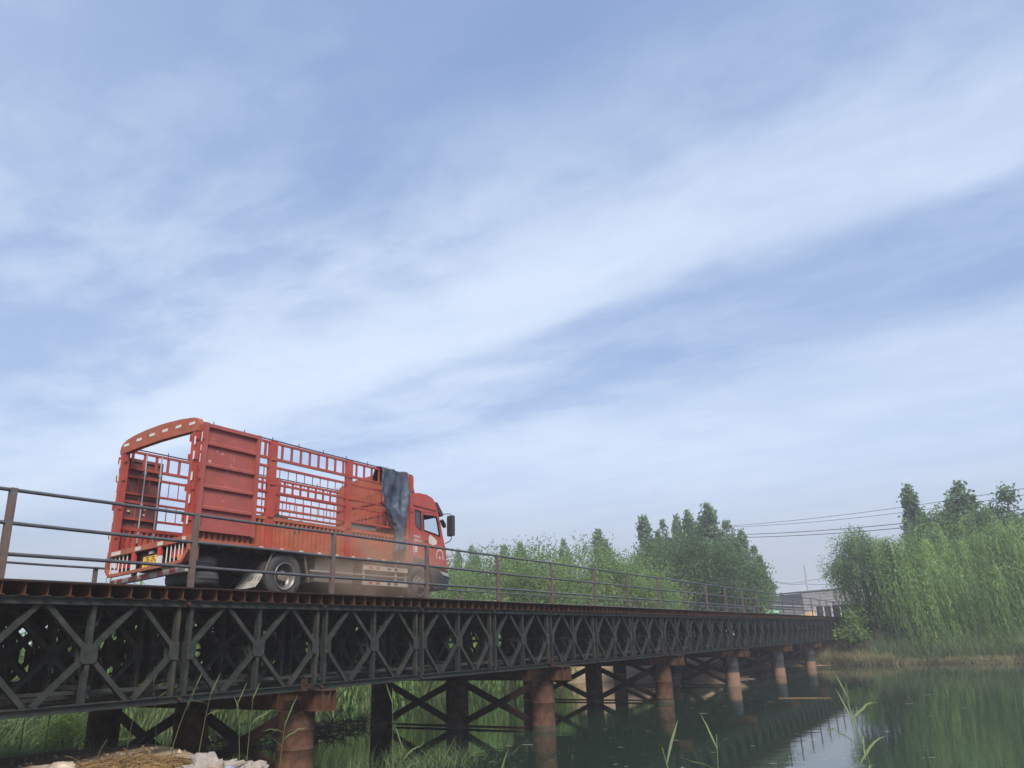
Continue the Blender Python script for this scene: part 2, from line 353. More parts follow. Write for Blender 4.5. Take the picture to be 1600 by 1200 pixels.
# bridge frame: X along the deck (away to the right), Y across it (away to the left), z = 0 at the water
BO = Vector((-5.2894, 12.5805, 0)); YAW = 0.5327; BROT = math.pi/2 - YAW
BD = Vector((math.sin(YAW), math.cos(YAW), 0)); BT = Vector((-math.cos(YAW), math.sin(YAW), 0))
def W(x, y, z=0.0): p = BO + BD*x + BT*y; return Vector((p.x, p.y, z))
ZT, ZB = 3.187, 1.687          # top of upper chord, underside of lower chord
ZD = 3.377                     # deck surface
DECK_W = 7.0

# ------------------------------------------------------------------ terrain and water
POND = [(4.0,3),(4.2,8),(6,11.5),(12,12.5),(20,12.5),(27,12.3),(34,11.2),(35,7),(32,4.2),(30.5,2.6),(33,1.4),(37,0.8),(42,3),(48,4),(53,2),(54.0,-1),(54.5,-5),(54.5,-8.5),
        (55,-12),(56,-20),(62,-50),(30,-80),(5,-60),(-1,-30),(-3.2,-16),(-1.6,-9),(0.6,-5),(1.9,-2),(2.9,0.4)]
def pond_sd(x, y):
    """signed distance in bridge coordinates, positive inside the water"""
    d = np.full(x.shape, 1e9); inside = np.zeros(x.shape, bool); n = len(POND)
    for i in range(n):
        (ax, ay), (bx, by) = POND[i], POND[(i+1) % n]
        ex, ey = bx-ax, by-ay
        t = np.clip(((x-ax)*ex + (y-ay)*ey)/(ex*ex+ey*ey), 0, 1)
        d = np.minimum(d, np.hypot(x-(ax+t*ex), y-(ay+t*ey)))
        cond = ((ay > y) != (by > y)) & (x < (bx-ax)*(y-ay)/(by-ay+1e-12)+ax)
        inside ^= cond
    return np.where(inside, d, -d)
def sstep(a, b, x): t = np.clip((x-a)/(b-a), 0, 1); return t*t*(3-2*t)
def ground_h(x, y):
    sd = pond_sd(x, y)
    land = np.maximum(-sd, 0)
    wob = 0.12*np.sin(x*1.3+y*0.7)+0.10*np.sin(x*0.45-y*1.1+1.7)+0.06*np.sin(2.9*x+1.1)*np.sin(2.3*y)
    near = sstep(9, 5, x)
    top = 0.9*near*sstep(7, 2.5, y) + 0.42*near*(1-sstep(7, 2.5, y)) + (1-near)*0.8
    h = top*sstep(0.0, 2.4, land)**1.3 + 0.35*wob*sstep(0.3, 2.5, land)
    # rising ground at the far end up to the road
    h = h + (1-near)*sstep(58, 66, x)*sstep(-3.5, -1.0, y)*2.3*sstep(0, 4, land)
    h = h + (1-near)*sstep(60, 75, x)*0.9*(1-sstep(-3.5, -1.0, y))
    # low sandy spit under the middle piers with a sandy slope behind it
    sandx = sstep(34, 38, x)*sstep(72, 60, x)
    h = h*(1-0.55*sandx*sstep(9, 7, y)*sstep(-1, 1, y)) + sandx*1.15*sstep(7.5, 11.0, y)*sstep(60, 20, y)*sstep(0, 2, land)
    h = np.where(sd > 0, -np.minimum(sd*0.35, 1.6), h)
    return h
def gz(x, y): return float(ground_h(np.array([float(x)]), np.array([float(y)]))[0])
gx = np.concatenate([np.linspace(-1400,-60,16), np.linspace(-50,-14,12), np.linspace(-12,14,90), np.linspace(14.6,80,120), np.linspace(84,160,20), np.linspace(190,1500,16)])
gy = np.concatenate([np.linspace(-1400,-90,14), np.linspace(-80,-22,20), np.linspace(-20,14,110), np.linspace(15,60,40), np.linspace(66,140,14), np.linspace(180,1500,14)])
GX, GY = np.meshgrid(gx, gy, indexing='xy')
GH = ground_h(GX, GY)
far = np.hypot(GX, GY) > 170
GH = np.where(far & (pond_sd(GX, GY) <= 0), 0.8, GH)
P = np.stack([BO.x + BD.x*GX + BT.x*GY, BO.y + BD.y*GX + BT.y*GY, GH], -1)
gm = MB(); nr, nc = P.shape[:2]
gm.v = [tuple(p) for p in P.reshape(-1,3)]
gm.f = [(i*nc+j, i*nc+j+1, (i+1)*nc+j+1, (i+1)*nc+j) for i in range(nr-1) for j in range(nc-1)]; gm.mi = [0]*len(gm.f)
gme = gm.mesh('ground', M['soil'], True)
bare = np.clip(sstep(5.5, 3.0, GY)*sstep(6, 3, GX) + sstep(28, 31, GX)*sstep(68, 60, GX)*sstep(-2.0, 0.0, GY)*sstep(15, 12.5, GY)*sstep(30, 36, GX+0.0*GY)+sstep(28,31,GX)*sstep(40,36,GX)*sstep(6,4,GY)*sstep(-2,0,GY) + 0.5*sstep(52, 57, GX)*sstep(-6, -2, GY)*sstep(3, 0, GY), 0, 1).ravel()
at = gme.attributes.new('bare', 'FLOAT', 'POINT'); at.data.foreach_set('value', bare.astype(np.float32))
nt = M['soil'].node_tree; L_ = nt.links.new; pb = nt.nodes['Principled BSDF']
for l in list(nt.links):
    if l.from_node.bl_idname == 'ShaderNodeTexCoord': L_(l.from_node.outputs['Object'], l.to_socket)
old = pb.inputs['Base Color'].links[0].from_socket
an = nt.nodes.new('ShaderNodeAttribute'); an.attribute_name = 'bare'
n2 = nt.nodes.new('ShaderNodeTexNoise'); n2.inputs['Scale'].default_value = 0.9; n2.inputs['Detail'].default_value = 6
tcx = nt.nodes.new('ShaderNodeTexCoord'); L_(tcx.outputs['Object'], n2.inputs['Vector'])
ad = nt.nodes.new('ShaderNodeMath'); ad.operation = 'MULTIPLY_ADD'; L_(n2.outputs['Fac'], ad.inputs[0]); ad.inputs[1].default_value = 0.6; L_(an.outputs['Fac'], ad.inputs[2])
mr = nt.nodes.new('ShaderNodeMapRange'); mr.inputs['From Min'].default_value = 0.55; mr.inputs['From Max'].default_value = 0.95; L_(ad.outputs[0], mr.inputs['Value'])
mxx = nt.nodes.new('ShaderNodeMixRGB'); L_(mr.outputs[0], mxx.inputs[0]); mxx.inputs[1].default_value = (0.070, 0.085, 0.034, 1); L_(old, mxx.inputs[2]); L_(mxx.outputs[0], pb.inputs['Base Color'])
kind(link('ground', gme), 'structure')

wm = bpy.data.materials.new('pond_water'); wm.use_nodes = True
nt = wm.node_tree; b = nt.nodes['Principled BSDF']
b.inputs['Base Color'].default_value = (0.016, 0.029, 0.019, 1); b.inputs['Roughness'].default_value = 0.025; b.inputs['IOR'].default_value = 1.40
tcn = nt.nodes.new('ShaderNodeTexCoord'); mp = nt.nodes.new('ShaderNodeMapping'); mp.inputs['Scale'].default_value = (0.5, 1.6, 1)
n1 = nt.nodes.new('ShaderNodeTexNoise'); n1.inputs['Scale'].default_value = 1.6; n1.inputs['Detail'].default_value = 3
bp = nt.nodes.new('ShaderNodeBump'); bp.inputs['Strength'].default_value = 0.05; bp.inputs['Distance'].default_value = 0.05
nt.links.new(tcn.outputs['Object'], mp.inputs[0]); nt.links.new(mp.outputs[0], n1.inputs['Vector']); nt.links.new(n1.outputs['Fac'], bp.inputs['Height']); nt.links.new(bp.outputs[0], b.inputs['Normal'])
wmb = MB(); wmb.add([tuple(W(x, y, 0.0)) for x, y in [(-14,-95),(75,-95),(75,20),(-14,20)]], [(0,1,2,3)])
kind(wmb.build('water', wm), 'structure')

# ------------------------------------------------------------------ the panel bridge
bridge = thing('panel_bridge', 'long steel panel truss bridge with rusty beamed deck crossing the green pond', 'bridge', tuple(BO), BROT)
N0, N1 = -3, 21
def channel_chord(mb, x0, x1, z0, z1, y, ww=0.176, t=0.012, lip=0.048):
    for s in (-1, 1):          # two channels back to back, flanges outwards
        yi = y + s*0.040; yo = y + s*ww/2
        mb.box((x0, min(yi, yi+s*t), z0+t), (x1, max(yi, yi+s*t), z1-t))
        mb.box((x0, min(yi, yo), z0), (x1, max(yi, yo), z0+t))
        mb.box((x0, min(yi, yo), z1-t), (x1, max(yi, yo), z1))
def diag(mb, p, q):            # an open I-shaped member
    mb.bar(p, q, 0.012, 0.070, (0,1,0)) if False else None
    (x0, z0), (x1, z1) = p, q
    d = Vector((x1-x0, 0, z1-z0)).normalized(); n = Vector((-d.z, 0, d.x))
    a, b_ = Vector((x0, 0, z0)), Vector((x1, 0, z1))
    mb.bar(a, b_, 0.010, 0.056, n)                      # web
    mb.bar(a + Vector((0,-0.034,0)), b_ + Vector((0,-0.028,0)), 0.008, 0.070, n)
    mb.bar(a + Vector((0,0.034,0)), b_ + Vector((0,0.028,0)), 0.008, 0.070, n)
zc0, zc1 = ZB+0.100, ZT-0.100; zm = (ZT+ZB)/2
def panel_members():
    L = []
    m = MB(); channel_chord(m, 0.02, 2.98, ZT-0.100, ZT, 0); 
    for x in (0.02, 2.98): m.box((x-0.06 if x > 1 else x, -0.036, ZT-0.088), (x if x > 1 else x+0.06, 0.036, ZT-0.012))
    L.append(('upper_chord', m))
    m = MB(); channel_chord(m, 0.02, 2.98, ZB, ZB+0.100, 0)
    m.box((0.30, -0.085, ZB+0.1015), (0.62, 0.085, ZB+0.108)); m.box((2.38, -0.085, ZB+0.1015), (2.70, 0.085, ZB+0.108))
    L.append(('lower_chord', m))
    for x in (0.115, 1.5, 2.885):
        m = MB(); m.box((x-0.033, -0.005, zc0), (x+0.033, 0.005, zc1)); m.box((x-0.033, -0.045, zc0), (x+0.033, -0.037, zc1)); m.box((x-0.033, 0.037, zc0), (x+0.033, 0.045, zc1)); 
        m.box((x-0.004, -0.037, zc0), (x+0.004, 0.037, zc1)); L.append(('vertical', m))
    for a in (0.79, 2.21):
        for (g, sgn) in ((0.115 if a < 1 else 1.5, -1), (1.5 if a < 1 else 2.885, 1)):
            gxx = g + (0.06 if sgn < 0 else -0.06)
            for zz, zg in ((zc1, zm+0.07), (zc0, zm-0.07)):
                m = MB(); diag(m, (gxx, zg), (a + sgn*0.055, zz)); L.append(('diagonal', m))
    for x, lo, hi in ((0.115, -0.045, 0.125), (1.5, -0.125, 0.125), (2.885, -0.125, 0.045)):
        m = MB()
        for y in (-0.054, 0.054):
            c = 0.045
            poly = [(x+lo+(c if lo < -0.1 else 0), zm-0.13), (x+hi-(c if hi > 0.1 else 0), zm-0.13), (x+hi, zm-0.13+c), (x+hi, zm+0.13-c), (x+hi-(c if hi > 0.1 else 0), zm+0.13), (x+lo+(c if lo < -0.1 else 0), zm+0.13), (x+lo, zm+0.13-c), (x+lo, zm-0.13+c)]
            m.prism(poly, lambda p, y=y: (p[0], y-0.006, p[1]), lambda p, y=y: (p[0], y+0.006, p[1]))
        L.append(('gusset_plate', m))
    return L
MEM = [(n, m.mesh(n, M['truss'])) for n, m in panel_members()]
allm = MB()
for n, m in panel_members(): allm.add(m.v, m.f)
PANEL_ME = allm.mesh('truss_panel', M['truss'])
TRUSS_Y = [0.0, 0.9, 2.1, 3.0, 3.9, 5.1, 5.95, 6.85]
for ti, ty in enumerate(TRUSS_Y):
    for k in range(N0, N1):
        if ti < 2 and k < 16:
            pe = bpy.data.objects.new('truss_panel', None); COL.objects.link(pe); pe.parent = bridge; pe.location = (3*k, ty, 0)
            for n, me in MEM: link(n, me, pe)
        else:
            link('truss_panel', PANEL_ME, bridge, (3*k, ty, 0))
# pins at the panel joints of the near truss
pin = MB(); pin.lathe([(0.0,-0.11),(0.028,-0.11),(0.028,0.11),(0.0,0.11)], (0,0,0), 'Y', 10); PIN = pin.mesh('joint_pin', M['rust_dark'])
for k in range(N0, 16):
    for z in (ZT-0.05, ZB+0.05): link('joint_pin', PIN, bridge, (3*k, 0, z))
# bracing frames between the trusses of each joint
bf = MB()
for z in (ZT-0.35, zm, ZB+0.30): bf.bar((0,0.06,z), (0,0.84,z), 0.05, 0.06)
bf.bar((0,0.06,ZB+0.15), (0,0.84,ZT-0.2), 0.04, 0.05); bf.bar((0.05,0.06,ZT-0.2), (0.05,0.84,ZB+0.15), 0.04, 0.05)
BF = bf.mesh('bracing_frame', M['truss'])
hb = MB(); hb.bar((0,0,0), (3.0,0.9,0), 0.05, 0.05); hb.bar((3.0,0,0.055), (0,0.9,0.055), 0.05, 0.05); HB = hb.mesh('bracing_cross', M['truss'])
for k in range(N0, N1):
    for y0 in (0.0, 2.1, 3.0, 5.95):
        link('bracing_frame', BF, bridge, (3*k+0.24, y0, 0)); 
        link('bracing_cross', HB, bridge, (3*k, y0, ZB+0.18))
for k in range(N0, 16):
    link('bracing_frame', BF, bridge, (3*k+1.62, 0, 0))
# deck: transverse rolled beams, plate
def ibeam_mesh():
    m = MB(); y0, y1 = -0.16, DECK_W+0.12; h = ZD-0.020-ZT; z0 = ZT+0.0015
    m.box((-0.004, y0, z0+0.011), (0.004, y1, z0+h-0.012)); m.box((-0.045, y0, z0), (0.045, y1, z0+0.011)); m.box((-0.045, y0, z0+h-0.012), (0.045, y1, z0+h-0.002))
    return m.mesh('deck_beam', M['rust'])
IB = ibeam_mesh()
ra = random.Random(3)
for i in range((N1-N0)*10):
    o = link('deck_beam', IB, bridge, (3*N0 + 0.15 + 0.3*i + ra.uniform(-0.018, 0.018), ra.uniform(-0.02, 0.02), 0), ra.uniform(-0.0015, 0.0015))
dk = MB(); dk.box((3*N0, -0.20, ZD-0.020), (3*N1, DECK_W+0.16, ZD)); dk.build('deck_plate', M['rust_dark'], bridge)
# railings
def railing(y, xs, h, rails, side):
    r = bpy.data.objects.new('railing', None); COL.objects.link(r); r.parent = bridge
    for i, x in enumerate(xs):
        m = MB(); m.box((-0.045,-0.006,0),(0.045,0.004,h)); m.box((-0.045, 0.004, 0), (-0.035, 0.055, h-0.03)); m.box((0.035, 0.004, 0), (0.045, 0.055, h-0.03)); m.box((-0.10,-0.05,0.001),(0.10,0.08,0.014))
        o = m.build('rail_post', M['post'], r); o.location = (x, y, ZD); o.rotation_euler = (ra.uniform(-0.008,0.008), ra.uniform(-0.012,0.012), 0)
    for z in rails:
        m = MB(); pts = []; x = 3*N0
        while x <= 3*N1+0.01: pts.append((x, y + side*0.025, ZD+z+ra.uniform(-0.008, 0.008))); x += 1.5
        m.tube(pts, 0.026, 8); m.build('handrail', M['rail'], r, smooth=True)
nx = [-8.8, -5.8, -2.79, 0.10, 3.30, 6.35, 9.42, 12.42, 15.36, 18.10] + [21.1+3.0*i for i in range(14)]
railing(0.02, nx, 1.21, (1.178, 0.738, 0.335), 1)
railing(DECK_W-0.02, [-9.3+3.0*i for i in range(24)], 1.0, (0.975, 0.62, 0.30), -1)

# ------------------------------------------------------------------ pile piers
PIER_X = [3.0, 12.39, 22.0, 31.35, 40.95, 50.1, 58.8]
PIER_LAB = ['rust orange pile pier nearest the camera, beside the straw heap on the bank',
            'second pile pier from the near bank, its outer pile bright rust at the waterline',
            'third pile pier from the near bank, standing in open green water',
            'fourth pile pier from the near bank, dark upper piles before the sand',
            'fifth pile pier from the near bank with a pale band above the water',
            'sixth pile pier from the near bank, just left of the leafy shrubs',
            'last pile pier, hidden in shade against the far bank']
for i, px in enumerate(PIER_X):
    o0 = W(px, 0)
    pr = thing('pile_pier', PIER_LAB[i], 'bridge pier', (o0.x, o0.y, 0), BROT, 'steel pile piers under the bridge')
    cap0, cap1 = ZB-0.365, ZB-0.004
    for s in (-1, 1):
        m = MB(); x = s*0.075
        m.box((x-0.006, -0.40, cap0+0.014), (x+0.006, 7.25, cap1-0.014)); m.box((x-0.066, -0.40, cap0), (x+0.066, 7.25, cap0+0.014)); m.box((x-0.066, -0.40, cap1-0.014), (x+0.066, 7.25, cap1))
        for yy in (-0.26, 0.9, 3.0, 3.9, 6.0, 6.9): m.box((x+s*0.006, yy-0.006, cap0+0.015), (x+s*0.060, yy+0.006, cap1-0.015))
        m.build('cap_beam', M['rust'], pr)
    for yy in (0.5, 3.45, 6.4):
        m = MB(); zb = min(gz(px, yy), 0)-0.6; r = 0.335
        prof = [(r, zb)] + [(r+dr, zb+(cap0-zb)*t/6+dz) for t in range(1, 6) for dr, dz in ((0, -0.02), (0.007, -0.008), (0.007, 0.008), (0, 0.02))] + [(r, cap0-0.002)]
        m.lathe(prof, (0, yy, 0), 'Z', 28)
        m.lathe([(0.0, cap0-0.003), (r, cap0-0.003)], (0, yy, 0), 'Z', 28)
        # saddle plates gripping the cap
        pc = m.build('pile', M['pile_dark'] if i >= 3 else M['pile'], pr, smooth=False)
        me = pc.data; me.polygons.foreach_set('use_smooth', [abs(p.normal.z) < 0.5 for p in me.polygons])
        if True:
            q = MB(); q.lathe([(r+0.010, -0.2), (r+0.010, (0.10+0.05*(i % 2)) if i < 3 else 0.42 if i > 3 else 0.62)], (0, yy, 0), 'Z', 28); q.build('waterline_band', M['pale_rust'] if i >= 3 else M['algae'], pr, True)
        for s in (-1, 1):
            q = MB(); q.box((s*0.150-0.007, yy-0.20, cap0-0.12), (s*0.150+0.007, yy+0.20, cap0+0.18)); q.build('saddle_plate', M['rust_dark'], pr)
    for (ya, yb) in ((0.82, 3.13), (3.77, 6.08)):
        for (za, zb, xx) in ((1.20, 0.16, -0.06), (0.16, 1.20, 0.06)):
            m = MB(); m.bar((xx, ya-0.05, za), (xx, yb+0.05, zb), 0.18, 0.08, (1,0,0)); m.build('cross_brace', M['rust_dark'], pr)
        m = MB(); m.bar((0, ya-0.03, 0.05), (0, yb+0.03, 0.05), 0.06, 0.06); m.build('lower_tie', M['rust_dark'], pr)
    m = MB()
    m.box((-0.52, -0.150, ZB-0.003), (-0.40, -0.095, ZB+0.20)); m.box((-0.48,-0.17,ZB+0.10),(-0.44,-0.15,ZB+0.24)); m.box((-0.40,-0.14,ZB+0.03),(-0.24,-0.10,ZB+0.10))
    m.build('chord_clamp', M['rust_dark'], pr)

# ------------------------------------------------------------------ the stake-bed truck
TX, TY = 1.38, 2.0
to = W(TX, TY)
truck = thing('stake_truck', 'red stake-bed lorry with open rear doors driving away along the bridge deck', 'truck', (to.x, to.y, ZD), BROT)
TW = 2.45
def tilt(x, y, z): return (x, y, z - 0.055*y)          # the load body leans on its springs
def tpart(mb, name, material, parent=truck, smooth=False, lean=True):
    if lean: mb.mapped(tilt)
    return mb.build(name, material, parent, smooth)
RED = M['red']
# --- rear frame: header arch and posts
ARCH = [(-0.05,3.36),(-0.03,3.43),(0.02,3.485),(0.11,3.515),(0.51,3.57),(0.95,3.60),(1.24,3.605),(1.65,3.595),(2.04,3.56),(2.29,3.515),(2.41,3.46),(2.47,3.39),(2.49,3.30)]
def arch_poly(): return ARCH + [(TW+0.02, 3.22), (TW*0.75, 3.255), (TW*0.5, 3.265), (TW*0.25, 3.25), (-0.04, 3.22)]
def arch_z(y):
    for a, b_ in zip(ARCH[:-1], ARCH[1:]):
        if a[0] <= y <= b_[0]: return a[1]+(b_[1]-a[1])*(y-a[0])/(b_[0]-a[0])
m = MB(); ap = arch_poly()
m.prism(ap, lambda p: (-0.02, p[0], p[1]), lambda p: (0.10, p[0], p[1]))
hdr = tpart(m, 'header_arch', M['orange'])
for k in range(6):
    y = 0.16 + k*0.425; z = (3.24+arch_z(y))/2 + 0.02
    m = MB(); m.box((-0.026, y-0.085, z-0.028), (-0.0205, y+0.085, z+0.028)); tpart(m, 'reflective_strip', M['white'], hdr)
for (y0, y1) in ((-0.03, 0.15), (TW-0.17, TW+0.02)):
    m = MB(); m.box((0.0, y0, 1.15), (0.09, y1, 3.22)); m.box((-0.022, y0+0.05, 1.15), (0.0, y1-0.05, 3.21))
    for z in (1.5, 2.1, 2.7, 3.1): m.box((-0.035, y0-0.025, z-0.07), (0.03, y0-0.001, z+0.07)); m.box((-0.035, y1+0.001, z-0.07), (0.03, y1+0.02, z+0.07))
    pst = tpart(m, 'rear_post', RED)
    for z in (1.45, 1.85, 2.30, 2.72, 3.02):
        m = MB(); yc = y0+0.035 if y0 < 1 else y1-0.035; m.box((-0.028, yc-0.024, z-0.085), (-0.0235, yc+0.024, z+0.085)); tpart(m, 'reflective_strip', M['white'], pst)
# --- folded right door
m = MB(); yb, yo = -0.065, -0.105
m.box((0.10, yb, 1.24), (1.49, yb+0.02, 3.37))
for (a, b_) in (((0.08, yo-0.03, 1.22), (0.17, yb, 3.39)), ((1.42, yo-0.03, 1.22), (1.51, yb, 3.39))): m.box(a, b_)
for z in (1.24, 3.31): m.box((0.17, yo-0.02, z), (1.42, yb, z+0.075))
drr = tpart(m, 'rear_door', M['redchip']); drr['label'] = 'ribbed red rear door folded flat against the near side of the body'
for z in (1.70, 2.12, 2.55, 2.98):
    m = MB(); m.prism([(yb, z-0.055), (yo-0.012, z-0.025), (yo-0.012, z+0.025), (yb, z+0.055)], lambda p: (0.172, p[0], p[1]), lambda p: (1.418, p[0], p[1])); tpart(m, 'door_rib', M['redchip'], drr)
m = MB()
for z in (1.5, 2.3, 3.1): m.tube([(0.07, yo-0.02, z-0.06), (0.07, yo-0.02, z+0.06)], 0.022, 8)
tpart(m, 'hinge', M['red'], drr)
# --- folded left door (brown, outside the far side)
m = MB(); yl = TW+0.07
m.box((0.10, yl, 1.45), (1.05, yl+0.03, 3.22))
for z in (1.46, 1.92, 2.36, 2.80, 3.15): m.box((0.10, yl-0.03, z), (1.05, yl, z+0.06))
for x in (0.10, 0.52, 1.0): m.box((x, yl-0.028, 1.46), (x+0.05, yl, 3.2))
drl = tpart(m, 'rear_door', M['brown']); drl['label'] = 'brown rear door with pale lock rods folded outside the far side'
for x in (0.60, 0.97):
    m = MB(); m.tube([(x, yl-0.06, 1.40), (x, yl-0.06, 3.34)], 0.018, 8)
    for z in (1.6, 2.2, 2.9): m.box((x-0.03, yl-0.075, z), (x+0.03, yl-0.03, z+0.05))
    tpart(m, 'lock_rod', M['steelrod'], drl)
m = MB()
for (x, z) in ((0.30, 2.05), (0.33, 2.18), (0.68, 2.0), (0.69, 2.12), (0.22, 1.62), (0.34, 1.60)): m.box((x, yl-0.036, z), (x+0.07, yl-0.031, z+0.035))
tpart(m, 'door_marking', M['cream'], drl)
# --- sides
FX = 6.85
def side(y, sgn, near):
    """sgn: outward direction of Y"""
    yi, yo = y, y + sgn*0.045
    lo, hi = min(yi, yo), max(yi, yo)
    # lower corrugated panel
    m = MB(); x = 0.12; pitch = 0.135; pts = []
    while x < FX-0.05:
        pts += [(x, yi), (x+0.045, yi), (x+0.060, yo), (x+0.115, yo)]; x += pitch
    pts.append((FX-0.02, yi))
    m.sheet([[(px, py, z) for px, py in pts] for z in (1.10, 1.65)]); 
    m.box((0.10, lo-0.01, 1.645), (FX, hi+0.012, 1.72)); m.box((0.10, lo-0.01, 1.02), (FX, hi+0.015, 1.105))
    sp = tpart(m, 'side_panel', M['orange'] if near else RED)
    q = MB()
    x = 1.72
    while x < 6.8:
        q.box((x, yo+sgn*0.016, 1.03), (x+0.11, yo+sgn*0.020, 1.075)) if sgn > 0 else q.box((x, yo-0.020, 1.03), (x+0.11, yo-0.0155, 1.075)); x += 0.56
    tpart(q, 'side_reflector', M['white'], sp)
    # posts
    for (x0, x1) in ((1.84, 2.04), (4.27, 4.46), (6.72, 6.86)):
        m = MB(); m.box((x0, lo-0.025, 1.02), (x1, hi+0.022, 3.375)); 
        for z in (1.75, 2.45, 2.99): m.box((x0+0.03, lo-0.045, z-0.05), (x1-0.03, hi+0.042, z+0.05))
        tpart(m, 'side_post', RED)
    # grille bands
    bays = ((0.10, 1.84), (2.04, 4.27), (4.46, 6.72))
    for (xa, xb) in bays:
        g = bpy.data.objects.new('side_grille', None); COL.objects.link(g); g.parent = truck
        yc = (yi+yo)/2
        for z, h in ((3.345, 0.05), (2.99, 0.06), (2.805, 0.05), (2.44, 0.045), (2.26, 0.045), (1.90, 0.045)):
            m = MB(); m.box((xa, yc-0.02, z-h/2), (xb, yc+0.02, z+h/2)); tpart(m, 'grille_rail', RED, g)
        n = max(3, round((xb-xa)/0.29)); st = (xb-xa)/n
        for i in range(n):
            x = xa + (i+0.62)*st
            m = MB(); m.box((x-0.032, yc-0.008, 3.02), (x+0.032, yc+0.010, 3.32)); tpart(m, 'grille_bar', RED, g)
        n = max(4, round((xb-xa)/0.255)); st = (xb-xa)/n
        for i in range(n):
            x = xa + (i+0.55)*st
            for (za, zb) in ((2.46, 2.785), (1.92, 2.24)):
                m = MB(); m.tube([(x, yc, za), (x, yc, zb)], 0.011, 6); tpart(m, 'grille_rod', M['red'], g)
    # top pipe with little tie hooks
    m = MB(); m.tube([(0.10, yc, 3.41), (3.4, yc, 3.40), (FX, yc, 3.405)], 0.014, 6)
    for i in range(9): m.tube([(0.35+i*0.78, yc, 3.36), (0.35+i*0.78, yc, 3.47)], 0.010, 5)
    tpart(m, 'rope_rail', M['chassis'])
side(0.0, -1, True); side(TW, 1, False)
m = MB(); m.box((4.50, -0.0005, 1.755), (5.45, 0.0085, 1.90)); m.box((4.53, -0.012, 1.77), (4.55, -0.001, 1.92)); m.box((5.30, -0.012, 1.75), (5.32, -0.001, 1.95)); tpart(m, 'hatch_panel', M['grey'])
# headboard
HB2 = [(-0.05,1.05)] + [(a[0], a[1]-0.01) for a in ARCH] + [(TW+0.04,1.05)]
m = MB(); m.prism(HB2, lambda p: (6.62, p[0], p[1]), lambda p: (6.69, p[0], p[1])); hbd = tpart(m, 'headboard', M['orange']); hbd['label'] = 'solid orange red front wall of the load bed with an arched top'
for k in range(16):
    m = MB(); y = 0.10 + 0.145*k; m.box((6.600, y, 1.15), (6.6195, y+0.06, 2.75)); tpart(m, 'wall_rib', M['orange'], hbd)
for z in (2.05, 2.42, 2.78): m = MB(); m.box((6.590, 0.02, z), (6.5995, TW-0.02, z+0.035)); tpart(m, 'wall_rail', RED, hbd)
q = MB()
for k in range(20):
    y = 2.25-0.09*k; z = 2.90 + 0.010*k + 0.012*(k % 3); q.box((6.611, y, z), (6.6198, y+0.05, z+0.022))
o = tpart(q, 'weld_mark', M['brown'], hbd); o['kind'] = 'stuff'
m = MB()
for y in (0.18, 0.30, 0.42): m.tube([(6.90, y, 3.44), (6.98, y, 3.46), (7.10, y, 3.30), (7.22, y, 2.98)], 0.015, 6)
tpart(m, 'headboard_pipe', M['chassis'])
# bed floor, sills
m = MB(); m.box((0.05, 0.04, 1.06), (6.80, TW-0.04, 1.14)); 
for k in range(14): m.box((0.3+k*0.48, 0.06, 0.97), (0.38+k*0.48, TW-0.06, 1.06))
tpart(m, 'bed_floor', M['chassis'])
# --- tail: beam, lamp guard, licence plate
m = MB(); m.box((-0.06, -0.08, 1.035), (0.05, TW-0.06, 1.145)); tb = tpart(m, 'tail_beam', M['orange'])
for (y0, y1) in ((1.95, 2.25), (1.30, 1.47), (0.62, 0.78), (-0.05, 0.05)):
    m = MB(); m.box((-0.066, y0, 1.05), (-0.0605, y1, 1.125)); tpart(m, 'reflective_strip', M['cream'], tb)
gd = bpy.data.objects.new('lamp_guard', None); COL.objects.link(gd); gd.parent = truck
m = MB()
pts = [(TW-0.06, 1.03), (TW-0.04, 0.80), (TW-0.17, 0.66), (0.36, 0.66), (0.02, 0.67), (-0.13, 0.86), (-0.13, 1.03)]
for a, b_ in zip(pts[:-1], pts[1:]): m.bar((-0.02, a[0], a[1]), (-0.02, b_[0], b_[1]), 0.06, 0.075, (1,0,0))
tpart(m, 'guard_frame', M['orange'], gd)
for y in (2.28, 2.15, 2.02, 1.89, 1.76, 0.52, 0.40, 0.28, 0.16, 0.06):
    m = MB(); m.tube([(-0.02, y, 0.70), (-0.02, y, 1.03)], 0.013, 6); tpart(m, 'guard_bar', M['cream'], gd)
for y in (1.53, 0.72):
    m = MB(); m.mi = []; m.cur = 0; m.box((-0.055, y-0.05, 0.86), (0.0, y+0.05, 1.03)); m.cur = 1; m.box((-0.055, y-0.05, 0.69), (0.0, y+0.05, 0.859))
    m.mapped(tilt); m.build('guard_post', [M['redstripe'], M['white']], gd)
m = MB(); m.box((0.06, 0.78, 0.62), (0.30, 1.42, 0.98)); m.box((0.20, -0.0, 0.70), (0.30, TW-0.1, 1.02)); tpart(m, 'tail_cross_member', M['brown'])
m = MB(); m.box((0.02, 0.76, 0.675), (0.035, 1.30, 0.915)); lp = tpart(m, 'licence_plate', M['yellow'])
m = MB(); xx = 0.0185
def stroke(mb, y0, z0, y1, z1, w=0.016): mb.bar((xx, y0, z0), (xx, y1, z1), 0.003, w, (0, z0-z1, y1-y0))
